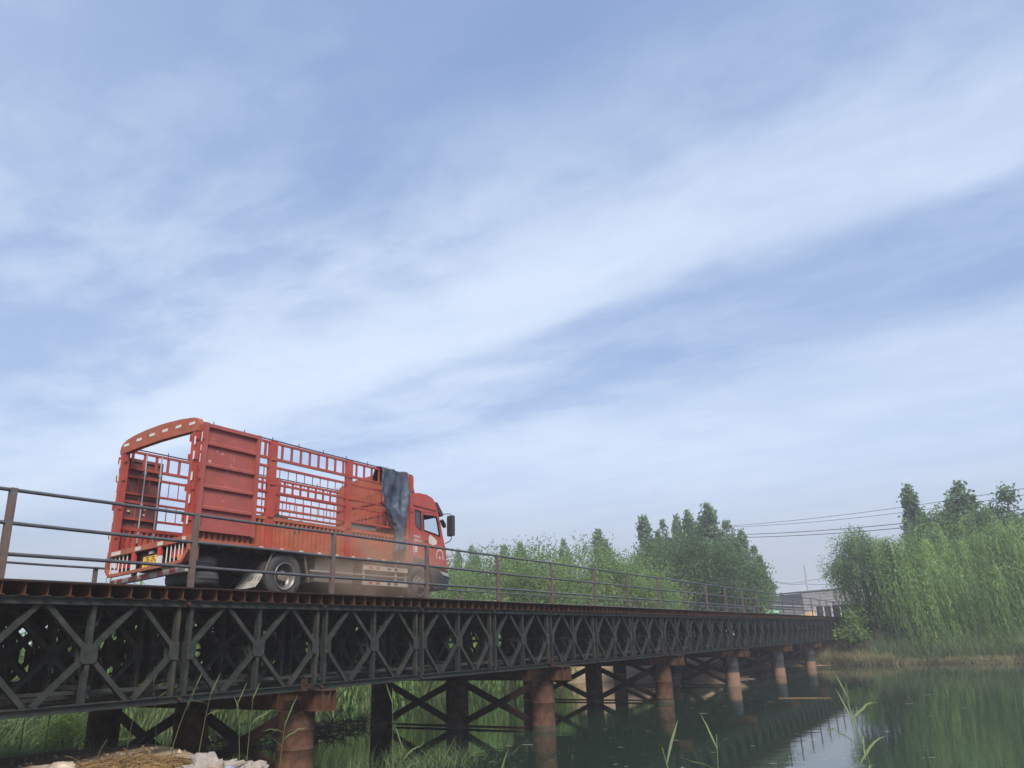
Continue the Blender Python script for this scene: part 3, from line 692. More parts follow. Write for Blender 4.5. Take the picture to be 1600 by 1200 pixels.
# two rows of worn characters
for (yc, zc, k) in ((1.16, 0.865, 0), (0.98, 0.865, 1)):
    stroke(m, yc+0.05, zc+0.02, yc-0.05, zc+0.02); stroke(m, yc+0.05, zc-0.02, yc-0.05, zc-0.02); stroke(m, yc, zc+0.03, yc, zc-0.03)
for i in range(5):
    yc, zc = 1.225 - i*0.098, 0.765
    if i in (0, 3): stroke(m, yc+0.03, zc+0.05, yc-0.03, zc+0.05); stroke(m, yc-0.03, zc+0.05, yc+0.01, zc-0.05)
    elif i in (1,): stroke(m, yc+0.03, zc+0.05, yc-0.03, zc+0.05); stroke(m, yc+0.03, zc+0.05, yc+0.03, zc); stroke(m, yc+0.03, zc, yc-0.03, zc); stroke(m, yc-0.03, zc, yc-0.03, zc-0.05); stroke(m, yc-0.03, zc-0.05, yc+0.03, zc-0.05)
    elif i == 2: stroke(m, yc+0.03, zc+0.05, yc-0.03, zc+0.05); stroke(m, yc-0.03, zc+0.05, yc+0.03, zc-0.05); stroke(m, yc+0.03, zc-0.05, yc-0.03, zc-0.05)
    else: stroke(m, yc+0.03, zc+0.05, yc-0.03, zc+0.05); stroke(m, yc-0.03, zc+0.05, yc-0.03, zc-0.05); stroke(m, yc-0.03, zc-0.05, yc+0.03, zc-0.05); stroke(m, yc+0.03, zc-0.05, yc+0.03, zc+0.05)
tpart(m, 'plate_characters', M['plate_ink'], lp)
m = MB(); m.box((-0.01, 0.98, 0.945), (0.06, 1.10, 1.0)); tpart(m, 'plate_lamp', M['cream'])
for y in (0.22, 1.95):
    m = MB(); m.box((0.03, y-0.14, 0.78), (0.10, y+0.22, 0.94)); tpart(m, 'tail_lamp', M['redstripe'])
m = MB(); m.box((-0.035, 0.03, 0.70), (-0.005, 0.14, 0.80)); tpart(m, 'indicator_lamp', M['lamp'])
# lower striped under-run bar
m = MB(); m.box((0.10, 0.08, 0.50), (0.22, TW-0.02, 0.60)); ur = tpart(m, 'underrun_bar', M['cream'])
for (y0, y1) in ((0.38, 0.55), (0.75, 0.92), (1.18, 1.42), (1.55, 1.82), (2.05, 2.20), (2.30, 2.43)):
    m = MB(); m.box((0.094, y0, 0.508), (0.0995, y1, 0.592)); tpart(m, 'red_stripe', M['redstripe'], ur)
for y in (0.70, 1.70): m = MB(); m.box((0.13, y, 0.60), (0.19, y+0.10, 0.98)); tpart(m, 'underrun_bracket', M['chassis'])
# --- chassis, axles, boxes
m = MB()
for y in (0.80, 1.58): m.box((0.25, y, 0.72), (8.2, y+0.09, 0.97))
for x in (0.4, 1.4, 2.0, 3.1, 4.4, 5.6, 6.6): m.box((x, 0.89, 0.75), (x+0.10, 1.58, 0.93))
for y in (0.78, 1.60): m.prism([(1.75,0.62),(2.55,0.50),(3.35,0.62),(3.35,0.70),(2.55,0.60),(1.75,0.70)], lambda p: (p[0], y, p[1]), lambda p: (p[0], y+0.09, p[1]))
tpart(m, 'chassis_frame', M['chassis'], lean=False)
m = MB(); m.tube([(2.55, 0.1, 0.50), (2.55, TW-0.1, 0.50)], 0.09, 12); m.lathe([(0.0,-0.22),(0.12,-0.20),(0.24,-0.08),(0.24,0.08),(0.12,0.20),(0.0,0.22)], (2.55, 1.22, 0.52), 'Y', 16); tpart(m, 'rear_axle', M['chassis'], lean=False)
m = MB(); m.tube([(7.30, 0.2, 0.45), (7.30, TW-0.2, 0.45)], 0.07, 10); m.tube([(2.55, 1.22, 0.55), (5.2, 1.22, 0.68), (6.9, 1.22, 0.8)], 0.06, 10); tpart(m, 'front_axle', M['chassis'], lean=False)
m = MB(); m.box((3.50, 0.10, 0.46), (4.75, 0.66, 0.96)); m.box((3.47, 0.09, 0.60), (4.78, 0.67, 0.64)); m.box((3.47, 0.09, 0.84), (4.78, 0.67, 0.88)); tpart(m, 'fuel_tank', M['grey'])
m = MB(); m.box((5.2, 0.30, 0.50), (6.6, 0.70, 0.94)); tpart(m, 'battery_box', M['chassis'])
m = MB(); m.box((3.12, 1.78, 0.26), (6.72, 2.30, 0.98)); tpart(m, 'tank_filler_box', M['chassis'])  # far-side tank, lengthened and lowered to block bright sky under the truck
m = MB(); m.box((2.86, 1.28, 0.24), (4.6, 1.74, 0.70)); tpart(m, 'gap_filler_box', M['chassis'])  # added filler, closes the bright slot of sky between the wheels
m = MB(); m.box((3.07, 1.66, 0.10), (3.115, 2.42, 0.92)); tpart(m, 'gap_filler_flap', M['black'])  # added plate that screens the sky gap ahead of the far wheel
m = MB(); m.box((3.13, 1.50, 0.12), (4.40, 1.775, 0.60)); tpart(m, 'tool_box', M['chassis'])
m = MB(); m.box((3.2, 2.36, 0.42), (6.7, 2.40, 0.94)); tpart(m, 'far_side_guard', M['chassis'])
# side guard
sg = bpy.data.objects.new('side_guard', None); COL.objects.link(sg); sg.parent = truck
for z in (0.86, 0.50):
    m = MB(); m.box((5.05, 0.02, z-0.055), (6.76, 0.06, z+0.055)); r_ = tpart(m, 'guard_board', M['cream'], sg)
    for x0 in (5.25, 5.52, 5.95, 6.22):
        q = MB(); q.box((x0, 0.015, z-0.028), (x0+0.12, 0.0195, z+0.028)); tpart(q, 'red_stripe', M['redstripe'] if x0 < 5.7 else M['chassis'], r_)
m = MB(); m.box((3.3, 0.04, 0.67), (6.76, 0.07, 0.70)); tpart(m, 'guard_rail', M['steelrod'], sg)
for x in (5.08, 6.30, 6.70):
    m = MB(); m.box((x, 0.062, 0.46), (x+0.06, 0.09, 1.02 if x < 6.6 else 0.90)); tpart(m, 'guard_post', M['cream'], sg)
# --- wheels
def wheel(x, yc, out, steer=False, w=0.27, loc_parent=truck):
    e = bpy.data.objects.new('wheel', None); COL.objects.link(e); e.parent = loc_parent; e.location = (x, yc, 0.515)
    R = 0.512
    m = MB(); prof = [(0.285,-w/2+0.02),(0.36,-w/2-0.006),(0.455,-w/2),(0.500,-w/2+0.035),(R,-w/2+0.06)]
    for k in range(5):
        y = -w/2+0.06 + (w-0.12)*k/5; st = (w-0.12)/5
        prof += [(R, y+st*0.36), (R-0.012, y+st*0.42), (R-0.012, y+st*0.56), (R, y+st*0.62)]
    prof += [(R, w/2-0.06),(0.500,w/2-0.035),(0.455,w/2),(0.36,w/2+0.006),(0.285,w/2-0.02)]
    m.lathe(prof, (0,0,0), 'Y', 40); m.build('tyre', M['tyre'], e, True)
    m = MB(); s = out
    if steer: pr = [(0.29, s*0.12),(0.285, s*0.15),(0.265, s*0.13),(0.23, s*0.10),(0.20, s*0.155),(0.10, s*0.165)]
    else: pr = [(0.29, s*0.12),(0.292, s*0.148),(0.268, s*0.138),(0.250, s*0.05),(0.225, s*-0.02),(0.13, s*-0.03)]
    m.lathe(pr, (0,0,0), 'Y', 36); m.build('rim', M['rim'], e, True)
    m = MB(); h0 = 0.165 if steer else -0.03
    m.lathe([(0.13, s*h0),(0.125, s*(h0+0.07)),(0.095, s*(h0+0.11)),(0.0, s*(h0+0.115))], (0,0,0), 'Y', 20)
    for k in range(8):
        a = 2*math.pi*k/8; rr = 0.165; m.lathe([(0.016, s*(h0-0.005)),(0.016, s*(h0+0.035)),(0.0, s*(h0+0.035))], (rr*math.cos(a), 0, rr*math.sin(a)), 'Y', 6)
    m.build('hub', M['hub'], e)
    if not steer:
        for k in range(5):
            q = MB(); a = 2*math.pi*(k+0.3)/5; q.lathe([(0.0, s*-0.0195),(0.032, s*-0.0195)], (0.205*math.cos(a), 0, 0.205*math.sin(a)), 'Y', 12); q.build('hand_hole', M['black'], e)
    return e
wheel(2.55, 0.16, -1); wheel(2.55, 0.46, -1); wheel(2.55, TW-0.16, 1); wheel(2.55, TW-0.46, 1)
wheel(7.30, 0.17, -1, True); wheel(7.30, TW-0.17, 1, True)
# two spare tyres lying under the tail
for zc_, xo in ((0.70, 0.0), (0.40, 0.05)):
    m = MB(); m.lathe([(0.28,-0.10),(0.40,-0.14),(0.47,-0.12),(0.50,-0.06),(0.49,-0.03),(0.503,-0.02),(0.503,0.02),(0.49,0.03),(0.50,0.06),(0.47,0.12),(0.40,0.14),(0.28,0.10)], (0,0,0), 'Z', 36)
    o = m.build('spare_tyre', M['tyre'], truck, True); o.location = (0.66+xo, 0.66, zc_)
# mudguards and mud flap
m = MB(); arc = [(2.55+0.60*math.cos(a), 0.55+0.50*math.sin(a)) for a in [math.radians(t) for t in range(150, 205, 9)]]
for i in range(len(arc)-1): m.bar((arc[i][0], 0.31, arc[i][1]), (arc[i+1][0], 0.31, arc[i+1][1]), 0.012, 0.56, (0,1,0))
tpart(m, 'mudguard', M['chassis'], lean=False)
m = MB(); m.bar((2.0, 0.04, 0.60), (2.17, 0.04, 0.98), 0.03, 0.03); tpart(m, 'mudguard_stay', M['hub'], lean=False)
m = MB(); m.bar((3.28, 0.06, 0.42), (3.10, 0.06, 1.0), 0.05, 0.03); tpart(m, 'mudguard_stay', M['hub'], lean=False)
m = MB(); g = []
for i in range(6):
    v = i/5; g.append([(1.99-0.10*v-0.12*v*v-0.05*math.sin(u*3.0), 0.04+0.60*u, 0.60-0.34*v-0.03*math.sin(u*math.pi)*v) for u in [k/6 for k in range(7)]])
m.sheet(g); o = m.build('mud_flap', M['flap'], truck)
so = o.modifiers.new('thick', 'SOLIDIFY'); so.thickness = 0.012
m = MB()
for (u, s) in ((0.10, 1), (0.22, 0), (0.34, 2), (0.48, 1)):
    y = 0.04+0.60*u
    for (dy, z0, z1) in (((0.0, 0.50, 0.40),) if s == 0 else ((-0.018, 0.50, 0.40), (0.02, 0.50, 0.41)) if s == 1 else ((0.0, 0.49, 0.42), (0.03, 0.50, 0.40))):
        v0, v1 = (0.60-z0)/0.34, (0.60-z1)/0.34
        x0, x1 = 1.99-0.10*v0-0.12*v0*v0-0.05*math.sin(u*3)-0.010, 1.99-0.10*v1-0.12*v1*v1-0.05*math.sin(u*3)-0.010
        m.bar((x0, y+dy, z0), (x1, y+dy, z1), 0.014, 0.004, (1,0,0))
m.build('flap_characters', M['black'], o)
# --- cab
CP = [(7.0,1.25),(7.0,2.96),(7.30,3.00),(7.62,2.99),(7.90,2.93),(8.05,2.80),(8.20,2.46),(8.44,1.76),(8.53,1.55),(8.58,1.00),(7.80,1.06),(7.55,1.20)]
W1 = [(7.09,2.52),(7.35,2.50),(7.39,1.98),(7.30,2.00),(7.14,2.10)]
W2 = [(7.46,2.42),(8.04,2.44),(8.10,2.36),(8.24,1.90),(7.95,1.95),(7.50,2.0)]
cab = bpy.data.objects.new('cab', None); COL.objects.link(cab); cab.parent = truck
def ringp(polys, yy, t):
    """sheet with window holes, thickness t"""
    allp = [p for poly in polys for p in poly]
    tris = tessellate_polygon([[Vector((p[0], p[1], 0)) for p in poly] for poly in polys])
    m = MB(); n = len(allp)
    vs = [(p[0], yy, p[1]) for p in allp] + [(p[0], yy+t, p[1]) for p in allp]
    fs = [tuple(tt) for tt in tris] + [tuple(n+i for i in reversed(tt)) for tt in tris]
    o = 0
    for poly in polys:
        k = len(poly)
        fs += [(o+i, o+(i+1)%k, n+o+(i+1)%k, n+o+i) for i in range(k)]; o += k
    return m.add(vs, fs)
for y, t in ((0.06, 0.035), (TW-0.06, -0.035)):
    m = ringp([CP, W1[::-1], W2[::-1]], y, t); sd = tpart(m, 'cab_side', M['cabred'], cab)
    s = -1 if t > 0 else 1
    m = MB(); m.prism(W1, lambda p: (p[0], y+t*0.4, p[1]), lambda p: (p[0], y+t*0.6, p[1])); tpart(m, 'rear_quarter_window', M['darkglass'], cab)
    m = MB(); m.prism(W2, lambda p: (p[0], y+t*0.4, p[1]), lambda p: (p[0], y+t*0.6, p[1])); tpart(m, 'door_window', M['glass'], cab)
    q = MB()
    for a, b_ in zip(W2, W2[1:]+W2[:1]): q.bar((a[0], y+s*0.004, a[1]), (b_[0], y+s*0.004, b_[1]), 0.018, 0.03, (0,1,0))
    for a, b_ in zip(W1, W1[1:]+W1[:1]): q.bar((a[0], y+s*0.003, a[1]), (b_[0], y+s*0.003, b_[1]), 0.014, 0.02, (0,1,0))
    tpart(q, 'window_seal', M['black'], cab)
    q = MB()
    dl = [(7.44,2.50),(8.02,2.52)], [(7.44,2.50),(7.45,1.28)], [(7.45,1.28),(7.75,1.12)]
    for a, b_ in dl: q.bar((a[0], y+s*0.001, a[1]), (b_[0], y+s*0.001, b_[1]), 0.006, 0.014, (0,1,0))
    q.box((7.52, y+s*0.015-0.012, 1.70), (7.66, y+s*0.015+0.012, 1.735))
    tpart(q, 'door_seam', M['brown'], cab)
    q = MB(); q.bar((7.03, y+s*0.008, 2.64), (8.06, y+s*0.008, 2.60), 0.02, 0.035, (0,1,0)); tpart(q, 'roof_moulding', M['cabred'], cab)
m = MB()
for i, (a, b_) in enumerate(zip(CP[:-1], CP[1:])):
    if i in (6,) or i >= 9: continue          # windscreen and the open underside
    m.add([(a[0], 0.095, a[1]), (a[0], TW-0.095, a[1]), (b_[0], TW-0.095, b_[1]), (b_[0], 0.095, b_[1])], [(0,1,2,3)])
o = tpart(m, 'cab_shell', M['cabred'], cab); so = o.modifiers.new('thick', 'SOLIDIFY'); so.thickness = 0.03
a, b_ = CP[6], CP[7]
m = MB(); m.bar((a[0], TW/2, a[1]), (b_[0], TW/2, b_[1]), TW-0.19, 0.012, (1,0,0.4)); 
m = MB(); m.add([(a[0],0.095,a[1]),(a[0],TW-0.095,a[1]),(b_[0],TW-0.095,b_[1]),(b_[0],0.095,b_[1])], [(0,1,2,3)])
o = tpart(m, 'windscreen', M['glass'], cab); so = o.modifiers.new('thick', 'SOLIDIFY'); so.thickness = 0.008
m = MB(); m.prism([(8.02,2.84),(8.10,2.84),(8.40,2.52),(8.34,2.47),(8.16,2.58)], lambda p: (p[0], 0.04, p[1]), lambda p: (p[0], TW-0.04, p[1])); tpart(m, 'sun_visor', M['black'], cab)
m = MB(); m.box((7.0, 0.10, 1.22), (8.52, TW-0.10, 1.30)); m.box((8.15, 0.12, 1.55), (8.46, TW-0.12, 1.82)); tpart(m, 'dashboard', M['black'], cab)
for y in (0.35, 1.55):
    m = MB(); m.box((7.25, y, 1.45), (7.75, y+0.52, 1.62)); m.prism([(7.22,1.6),(7.36,1.6),(7.26,2.2),(7.14,2.2)], lambda p: (p[0], y, p[1]), lambda p: (p[0], y+0.52, p[1])); tpart(m, 'seat', M['black'], cab)
m = MB(); m.tube([(7.92+0.10*math.cos(t), 1.80+0.22*math.sin(t), 1.95+0.16*math.cos(t)) for t in [2*math.pi*k/20 for k in range(21)]], 0.014, 6); m.tube([(7.92,1.80,1.95),(8.25,1.80,1.70)], 0.02, 6); tpart(m, 'steering_wheel', M['black'], cab)
# bumper, step and arch
m = MB(); m.prism([(7.82,1.02),(8.60,0.97),(8.66,0.86),(8.64,0.60),(8.56,0.46),(7.95,0.44),(7.84,0.60)], lambda p: (p[0], 0.05, p[1]), lambda p: (p[0], TW-0.05, p[1])); tpart(m, 'front_bumper', M['black'], cab)
m = MB(); m.prism([(8.20,0.93),(8.61,0.90),(8.64,0.80),(8.35,0.84)], lambda p: (p[0], 0.035, p[1]), lambda p: (p[0], 0.049, p[1])); tpart(m, 'headlight', M['steelrod'], cab)
m = MB(); arc = [(7.30+0.62*math.cos(t), 0.56+0.56*math.sin(t)) for t in [math.radians(k) for k in range(10, 171, 16)]]
for p, q_ in zip(arc[:-1], arc[1:]): m.bar((p[0], 0.24, p[1]), (q_[0], 0.24, q_[1]), 0.015, 0.38, (0,1,0))
tpart(m, 'wheel_arch', M['chassis'], cab)
m = MB(); m.prism([(6.98,1.26),(7.52,1.20),(7.76,1.08),(7.70,0.98),(7.30,1.10),(6.98,1.10)], lambda p: (p[0], 0.07, p[1]), lambda p: (p[0], 0.10, p[1])); tpart(m, 'arch_trim', M['black'], cab)
m = MB(); m.box((7.55, 0.5, 3.0), (7.72, 0.62, 3.05)); m.tube([(7.63, 0.56, 3.05), (7.63, 0.56, 3.12)], 0.03, 8); tpart(m, 'roof_lamp', M['black'], cab)
# mirrors
for s in (-1, 1):
    yb = 0.04 if s < 0 else TW-0.04; ym = yb + s*0.26
    m = MB(); m.tube([(8.22,yb,2.48),(8.32,yb+s*0.12,2.52),(8.38,ym,2.50),(8.38,ym,2.44)], 0.013, 6); m.tube([(8.48,yb,1.72),(8.46,yb+s*0.15,1.75),(8.40,ym,1.80),(8.40,ym,1.90)], 0.013, 6)
    mi = tpart(m, 'mirror_arm', M['black'], cab)
    m = MB(); m.prism([(8.33,2.45),(8.44,2.45),(8.455,2.40),(8.455,1.93),(8.44,1.88),(8.33,1.88),(8.315,1.93),(8.315,2.40)], lambda p: (p[0], ym-0.09, p[1]), lambda p: (p[0], ym+0.09, p[1])); tpart(m, 'mirror', M['black'], mi)
    m = MB(); m.prism([(8.22,2.36),(8.36,2.24),(8.36,2.14),(8.30,2.18),(8.20,2.32)], lambda p: (p[0], yb+s*0.06-0.05, p[1]), lambda p: (p[0], yb+s*0.06+0.05, p[1])); tpart(m, 'wide_mirror', M['black'], mi)
# small painted lettering, sticker and emblem on the door side
yd = 0.0575
m = MB(); rg = random.Random(5)
def glyphs(x0, z0, n, h, w):
    for i in range(n):
        x = x0 + i*w*1.25
        for _ in range(3):
            zz = z0 + rg.uniform(-0.4, 0.4)*h; m.box((x, yd-0.0012, zz), (x+w, yd+0.0008, zz+h*0.14))
        for xx_ in (x+w*rg.uniform(0, 0.3), x+w*rg.uniform(0.5, 0.85)): m.box((xx_, yd-0.0018, z0-h/2), (xx_+w*0.15, yd-0.0013, z0+h/2))
glyphs(7.06, 1.80, 5, 0.055, 0.045); glyphs(7.06, 1.69, 3, 0.065, 0.05); glyphs(7.26, 1.685, 4, 0.04, 0.028); glyphs(7.08, 1.59, 2, 0.05, 0.05)
tpart(m, 'door_lettering', M['white'], cab)
m = MB(); m.box((7.11, yd-0.002, 1.38), (7.21, yd+0.001, 1.54)); m.box((7.06, yd-0.002, 1.335), (7.10, yd+0.001, 1.375)); tpart(m, 'door_sticker', M['white'], cab)
m = MB(); m.box((6.90, -0.06, 1.36), (6.925, -0.052, 1.55)); tpart(m, 'side_marker', M['white'])
m = MB()
for k in range(11):
    a = math.radians(-20 + 220*k/10); x, z = 8.23+0.15*math.cos(a), 1.36+0.16*math.sin(a); m.box((x-0.020, yd-0.002, z-0.022), (x+0.020, yd+0.001, z+0.022))
m.box((8.205, yd-0.002, 1.27), (8.255, yd+0.001, 1.34)); m.box((8.07, yd-0.002, 1.275), (8.11, yd+0.001, 1.31)); m.box((8.36, yd-0.002, 1.26), (8.40, yd+0.001, 1.30))
tpart(m, 'door_emblem', M['cream'], cab)
m = MB(); m.prism([(7.72,1.86),(7.80,1.90),(7.98,1.83),(8.10,1.76),(8.08,1.66),(7.90,1.62),(7.74,1.66)], lambda p: (p[0], yd-0.002, p[1]), lambda p: (p[0], yd+0.001, p[1])); tpart(m, 'worn_patch', M['cream'], cab)

# ------------------------------------------------------------------ tarpaulins
def crumple(x, y, z, s, a):
    v = mnoise.noise_vector(Vector((x*s, y*s, z*s))); return (x+v.x*a, y+v.y*a, z+v.z*a)
LE = [(0.0,5.44,3.36),(0.22,5.36,2.72),(0.45,5.66,2.28),(0.62,5.96,1.98),(0.80,6.06,1.60),(1.0,5.95,1.24)]
RE = [(0.0,6.60,3.44),(0.22,6.62,2.86),(0.40,6.50,2.45),(0.62,6.38,2.02),(0.80,6.36,1.70),(1.0,6.55,1.40)]
def interp(T, v):
    for a, b_ in zip(T[:-1], T[1:]):
        if v <= b_[0]: t = (v-a[0])/(b_[0]-a[0]); return (a[1]+(b_[1]-a[1])*t, a[2]+(b_[2]-a[2])*t)
    return T[-1][1:]
grid = []
NU, NV = 54, 60
for i in range(4):             # over the top rail, into the body
    t = 1-i/4; grid.append([(5.5+1.2*u+0.05*math.sin(9*u), 0.02+0.22*t, 3.43+0.05*math.sin(math.pi*(1-t))-0.35*t*t+0.03*math.sin(17*u)) for u in [k/NU for k in range(NU+1)]])
for i in range(NV+1):
    v = i/NV; l, r = interp(LE, v), interp(RE, v); row = []
    for k in range(NU+1):
        u = k/NU; x = l[0]+(r[0]-l[0])*u; z = l[1]+(r[1]-l[1])*u
        amp = 0.03+0.09*v**0.7*(1-0.5*v)
        y = -0.11 - amp*(0.5+0.5*math.sin(u*19+2.2*math.sin(v*4)+1.0*v)) - 0.05*math.sin(u*math.pi)*v - 0.05*math.sin(7*v+5*u)
        z += 0.045*math.sin(u*15+1)*(1-v)*v*3
        q1 = crumple(x, y, z, 2.6, 0.055); row.append(crumple(q1[0], q1[1], q1[2], 7.5, 0.022))
    grid.append(row)
m = MB(); m.sheet(grid); m.mapped(lambda x, y, z: (x, y, z))
tp = m.build('tarpaulin', M['tarp'], None, True); tp.location = (to.x, to.y, ZD); tp.rotation_euler = (0,0,BROT)
so = tp.modifiers.new('thick', 'SOLIDIFY'); so.thickness = 0.012
tag(tp, 'blue grey tarpaulin draped over the near top rail behind the cab, hanging to a point', 'tarpaulin')
def lump(name, label, cat, loc, size, material, seed, rough=0.28, sub=4, sc=2.2, flat=True, rotz=0.0, group=None):
    bm = bmesh.new(); bmesh.ops.create_icosphere(bm, subdivisions=sub, radius=1.0)
    for v in bm.verts:
        n = v.co.normalized(); f = 1 + rough*mnoise.fractal(n*sc + Vector((seed*3.1, seed*1.7, seed)), 0.7, 2.1, 5)
        v.co = Vector((n.x*size[0]*f, n.y*size[1]*f, (max(n.z, -0.35) if flat else n.z)*size[2]*f))
    me = bpy.data.meshes.new(name); bm.to_mesh(me); bm.free(); me.materials.append(material)
    me.polygons.foreach_set('use_smooth', [True]*len(me.polygons))
    o = link(name, me, None, loc, rotz); return tag(o, label, cat, group)
def tpos(x, y, z): p = W(TX+x, TY+y); return (p.x, p.y, ZD+z)
lump('folded_tarpaulin', 'heap of dark folded tarpaulin lying in the truck bed behind the middle post', 'tarpaulin', tpos(2.55, 0.42, 1.40), (0.75, 0.30, 0.42), M['tarp2'], 3, 0.5, 5, 2.6, rotz=BROT)
lump('sheet_bundle', 'low pale bundle of sheeting lying in the truck bed near the closed front', 'bundle', tpos(3.62, 0.40, 1.36), (0.50, 0.28, 0.38), M['sack'], 9, 0.45, 4, 2.6, rotz=BROT)

# ------------------------------------------------------------------ vegetation
def rand_dirs(n, up=0.0, rng=RNG):
    d = rng.normal(size=(n,3)); d[:,2] += up; return unit(d)
def trunk_mesh(name, material, H, r, limbs, rng, lean=(0,0)):
    m = MB(); pts = []
    for i in range(7):
        t = i/6; pts.append((lean[0]*t*H + 0.04*H*math.sin(t*3+1)*0.3, lean[1]*t*H, H*t - (0.3 if i == 0 else 0)))
    m.tube(pts, [r*(1.15-0.8*i/6) for i in range(7)], 8)
    for (z0, d, ln, rr) in limbs:
        b = Vector((lean[0]*z0, lean[1]*z0, z0)); d = Vector(d).normalized()
        m.tube([b, b+d*ln*0.35+Vector((0,0,0.04*ln)), b+d*ln*0.7+Vector((0,0,0.12*ln)), b+d*ln+Vector((0,0,0.2*ln))], [rr, rr*0.7, rr*0.45, rr*0.15], 6)
    return m.mesh(name, material, True)
def poplar_meshes(seed, H=15.0, R=2.1, n=12000, spires=3):
    rng = np.random.default_rng(seed); C = []; D = []; limbs = []
    tops = [(0, 0, H)] + [(rng.uniform(-0.5, 0.5)*R, rng.uniform(-0.5, 0.5)*R, H*rng.uniform(0.80, 0.94)) for _ in range(spires-1)]
    nb = 150
    for i in range(nb):
        tx, ty, th = tops[rng.integers(len(tops))]
        t = rng.uniform(0.08, 1.0)**0.9; z0 = th*(0.06+0.86*t)
        prof = R*(min(1, 0.45+t*1.8)*(1-t)**0.62+0.10)*(0.85+0.3*math.sin(t*17+seed*2+tx*3))
        a = rng.uniform(0, 2*math.pi); ln = prof*rng.uniform(0.35, 1.1)
        c = np.array([tx*min(1,t*1.5)+math.cos(a)*ln, ty*min(1,t*1.5)+math.sin(a)*ln, min(z0 + ln*0.7, th-0.1)])
        k = int(n/nb*rng.uniform(0.4, 1.6)); sg = rng.uniform(0.26, 0.50)*(1-0.35*t)
        C.append(c + np.clip(rng.normal(size=(k,3)), -1.7, 1.7)*np.array([sg, sg, sg*1.35])); D.append(rng.normal(size=(k,3)) + np.array([0,0,-0.4]))
        if i % 4 == 0: limbs.append((max(z0-ln*0.9, 0.5), (math.cos(a), math.sin(a), 1.6), ln*1.6, 0.05))
    for tx, ty, th in tops:
        k = 170; hh = np.abs(rng.normal(size=k))*0.9; wd_ = 0.16+0.16*hh; C.append(np.stack([tx+rng.normal(size=k)*wd_, ty+rng.normal(size=k)*wd_, th+0.15-hh], 1)); D.append(rng.normal(size=(k,3)))
    C = np.concatenate(C); D = np.concatenate(D)
    return np_mesh('crown', leaves(C, D, rng.uniform(0.22, 0.42, len(C)), rng.uniform(0.20, 0.34, len(C)), rng), M['poplar']), trunk_mesh('trunk', M['barkpale'], H*0.93, 0.19, limbs, rng)
POP = [poplar_meshes(s, n=nn, spires=sp) for s, nn, sp in ((1, 15000, 2), (2, 16000, 4), (3, 13000, 3))]
def put_tree(name, label, cat, pos, crown, trunk, scale=1.0, rotz=0.0, group=None, sxy=None):
    t = thing(name, label, cat, pos, rotz, group); t.scale = ((sxy or scale), (sxy or scale), scale)
    c = link('crown', crown, t); link('trunk', trunk, t); return t
def local(xw, yw): q = Vector((xw, yw, 0)) - BO; return q.dot(BD), q.dot(BT)
def gzw(xw, yw): return gz(*local(xw, yw))
POPLARS = [   # world x, y, height, width factor, variant, label
 (-9.9,129.6,16.4,0.75,0,'small far poplar just right of the truck mirror, over the shrubs'),
 (-7.6,129.8,17.0,0.95,2,'far poplar with a rounded tip, second to the right of the truck cab'),
 (-2.1,125.0,16.4,0.85,0,'far poplar, narrow and pale, left one of a close pair above the willow scrub'),
 (0.4,125.0,16.6,0.95,1,'far poplar, right one of a close pair above the willow scrub'),
 (6.5,109.8,15.2,0.70,2,'slim poplar tip rising over the middle of the willow scrub'),
 (10.4,99.5,15.0,1.0,1,'twin-topped poplar standing alone between the scrub and the dark broad tree'),
 (15.4,93.7,15.7,0.95,0,'pointed poplar at the left edge of the big tree clump'),
 (17.6,93.4,15.1,0.70,2,'narrow poplar tip over the left half of the dark broad tree'),
 (19.2,93.0,15.5,0.75,0,'poplar over the middle of the dark broad tree'),
 (20.6,92.8,16.0,0.85,1,'poplar just left of the tallest one above the dark broad tree'),
 (22.1,89.3,16.2,1.15,1,'tallest poplar of the clump, right of the dark broad tree'),
 (23.8,88.0,14.0,1.0,2,'poplar stepping down to the right beside the utility pole'),
 (24.6,85.5,12.6,0.95,0,'lower poplar with leafy sides near the right end of the clump'),
 (25.0,83.0,10.6,1.0,2,'low leafy poplar at the right end of the clump before the grey shed'),
 (38.7,75.7,15.2,0.95,0,'conical poplar rising behind the left part of the weeping willows'),
 (42.6,73.6,15.0,1.25,1,'broad pointed poplar rising behind the middle of the weeping willows'),
]
for i, (x, y, h, w, v, lab) in enumerate(POPLARS):
    s = h/15.0; put_tree('poplar_tree', lab, 'tree', (x, y, 0.4), POP[v][0], POP[v][1], s, i*1.7, 'poplars behind the bridge', s*w)

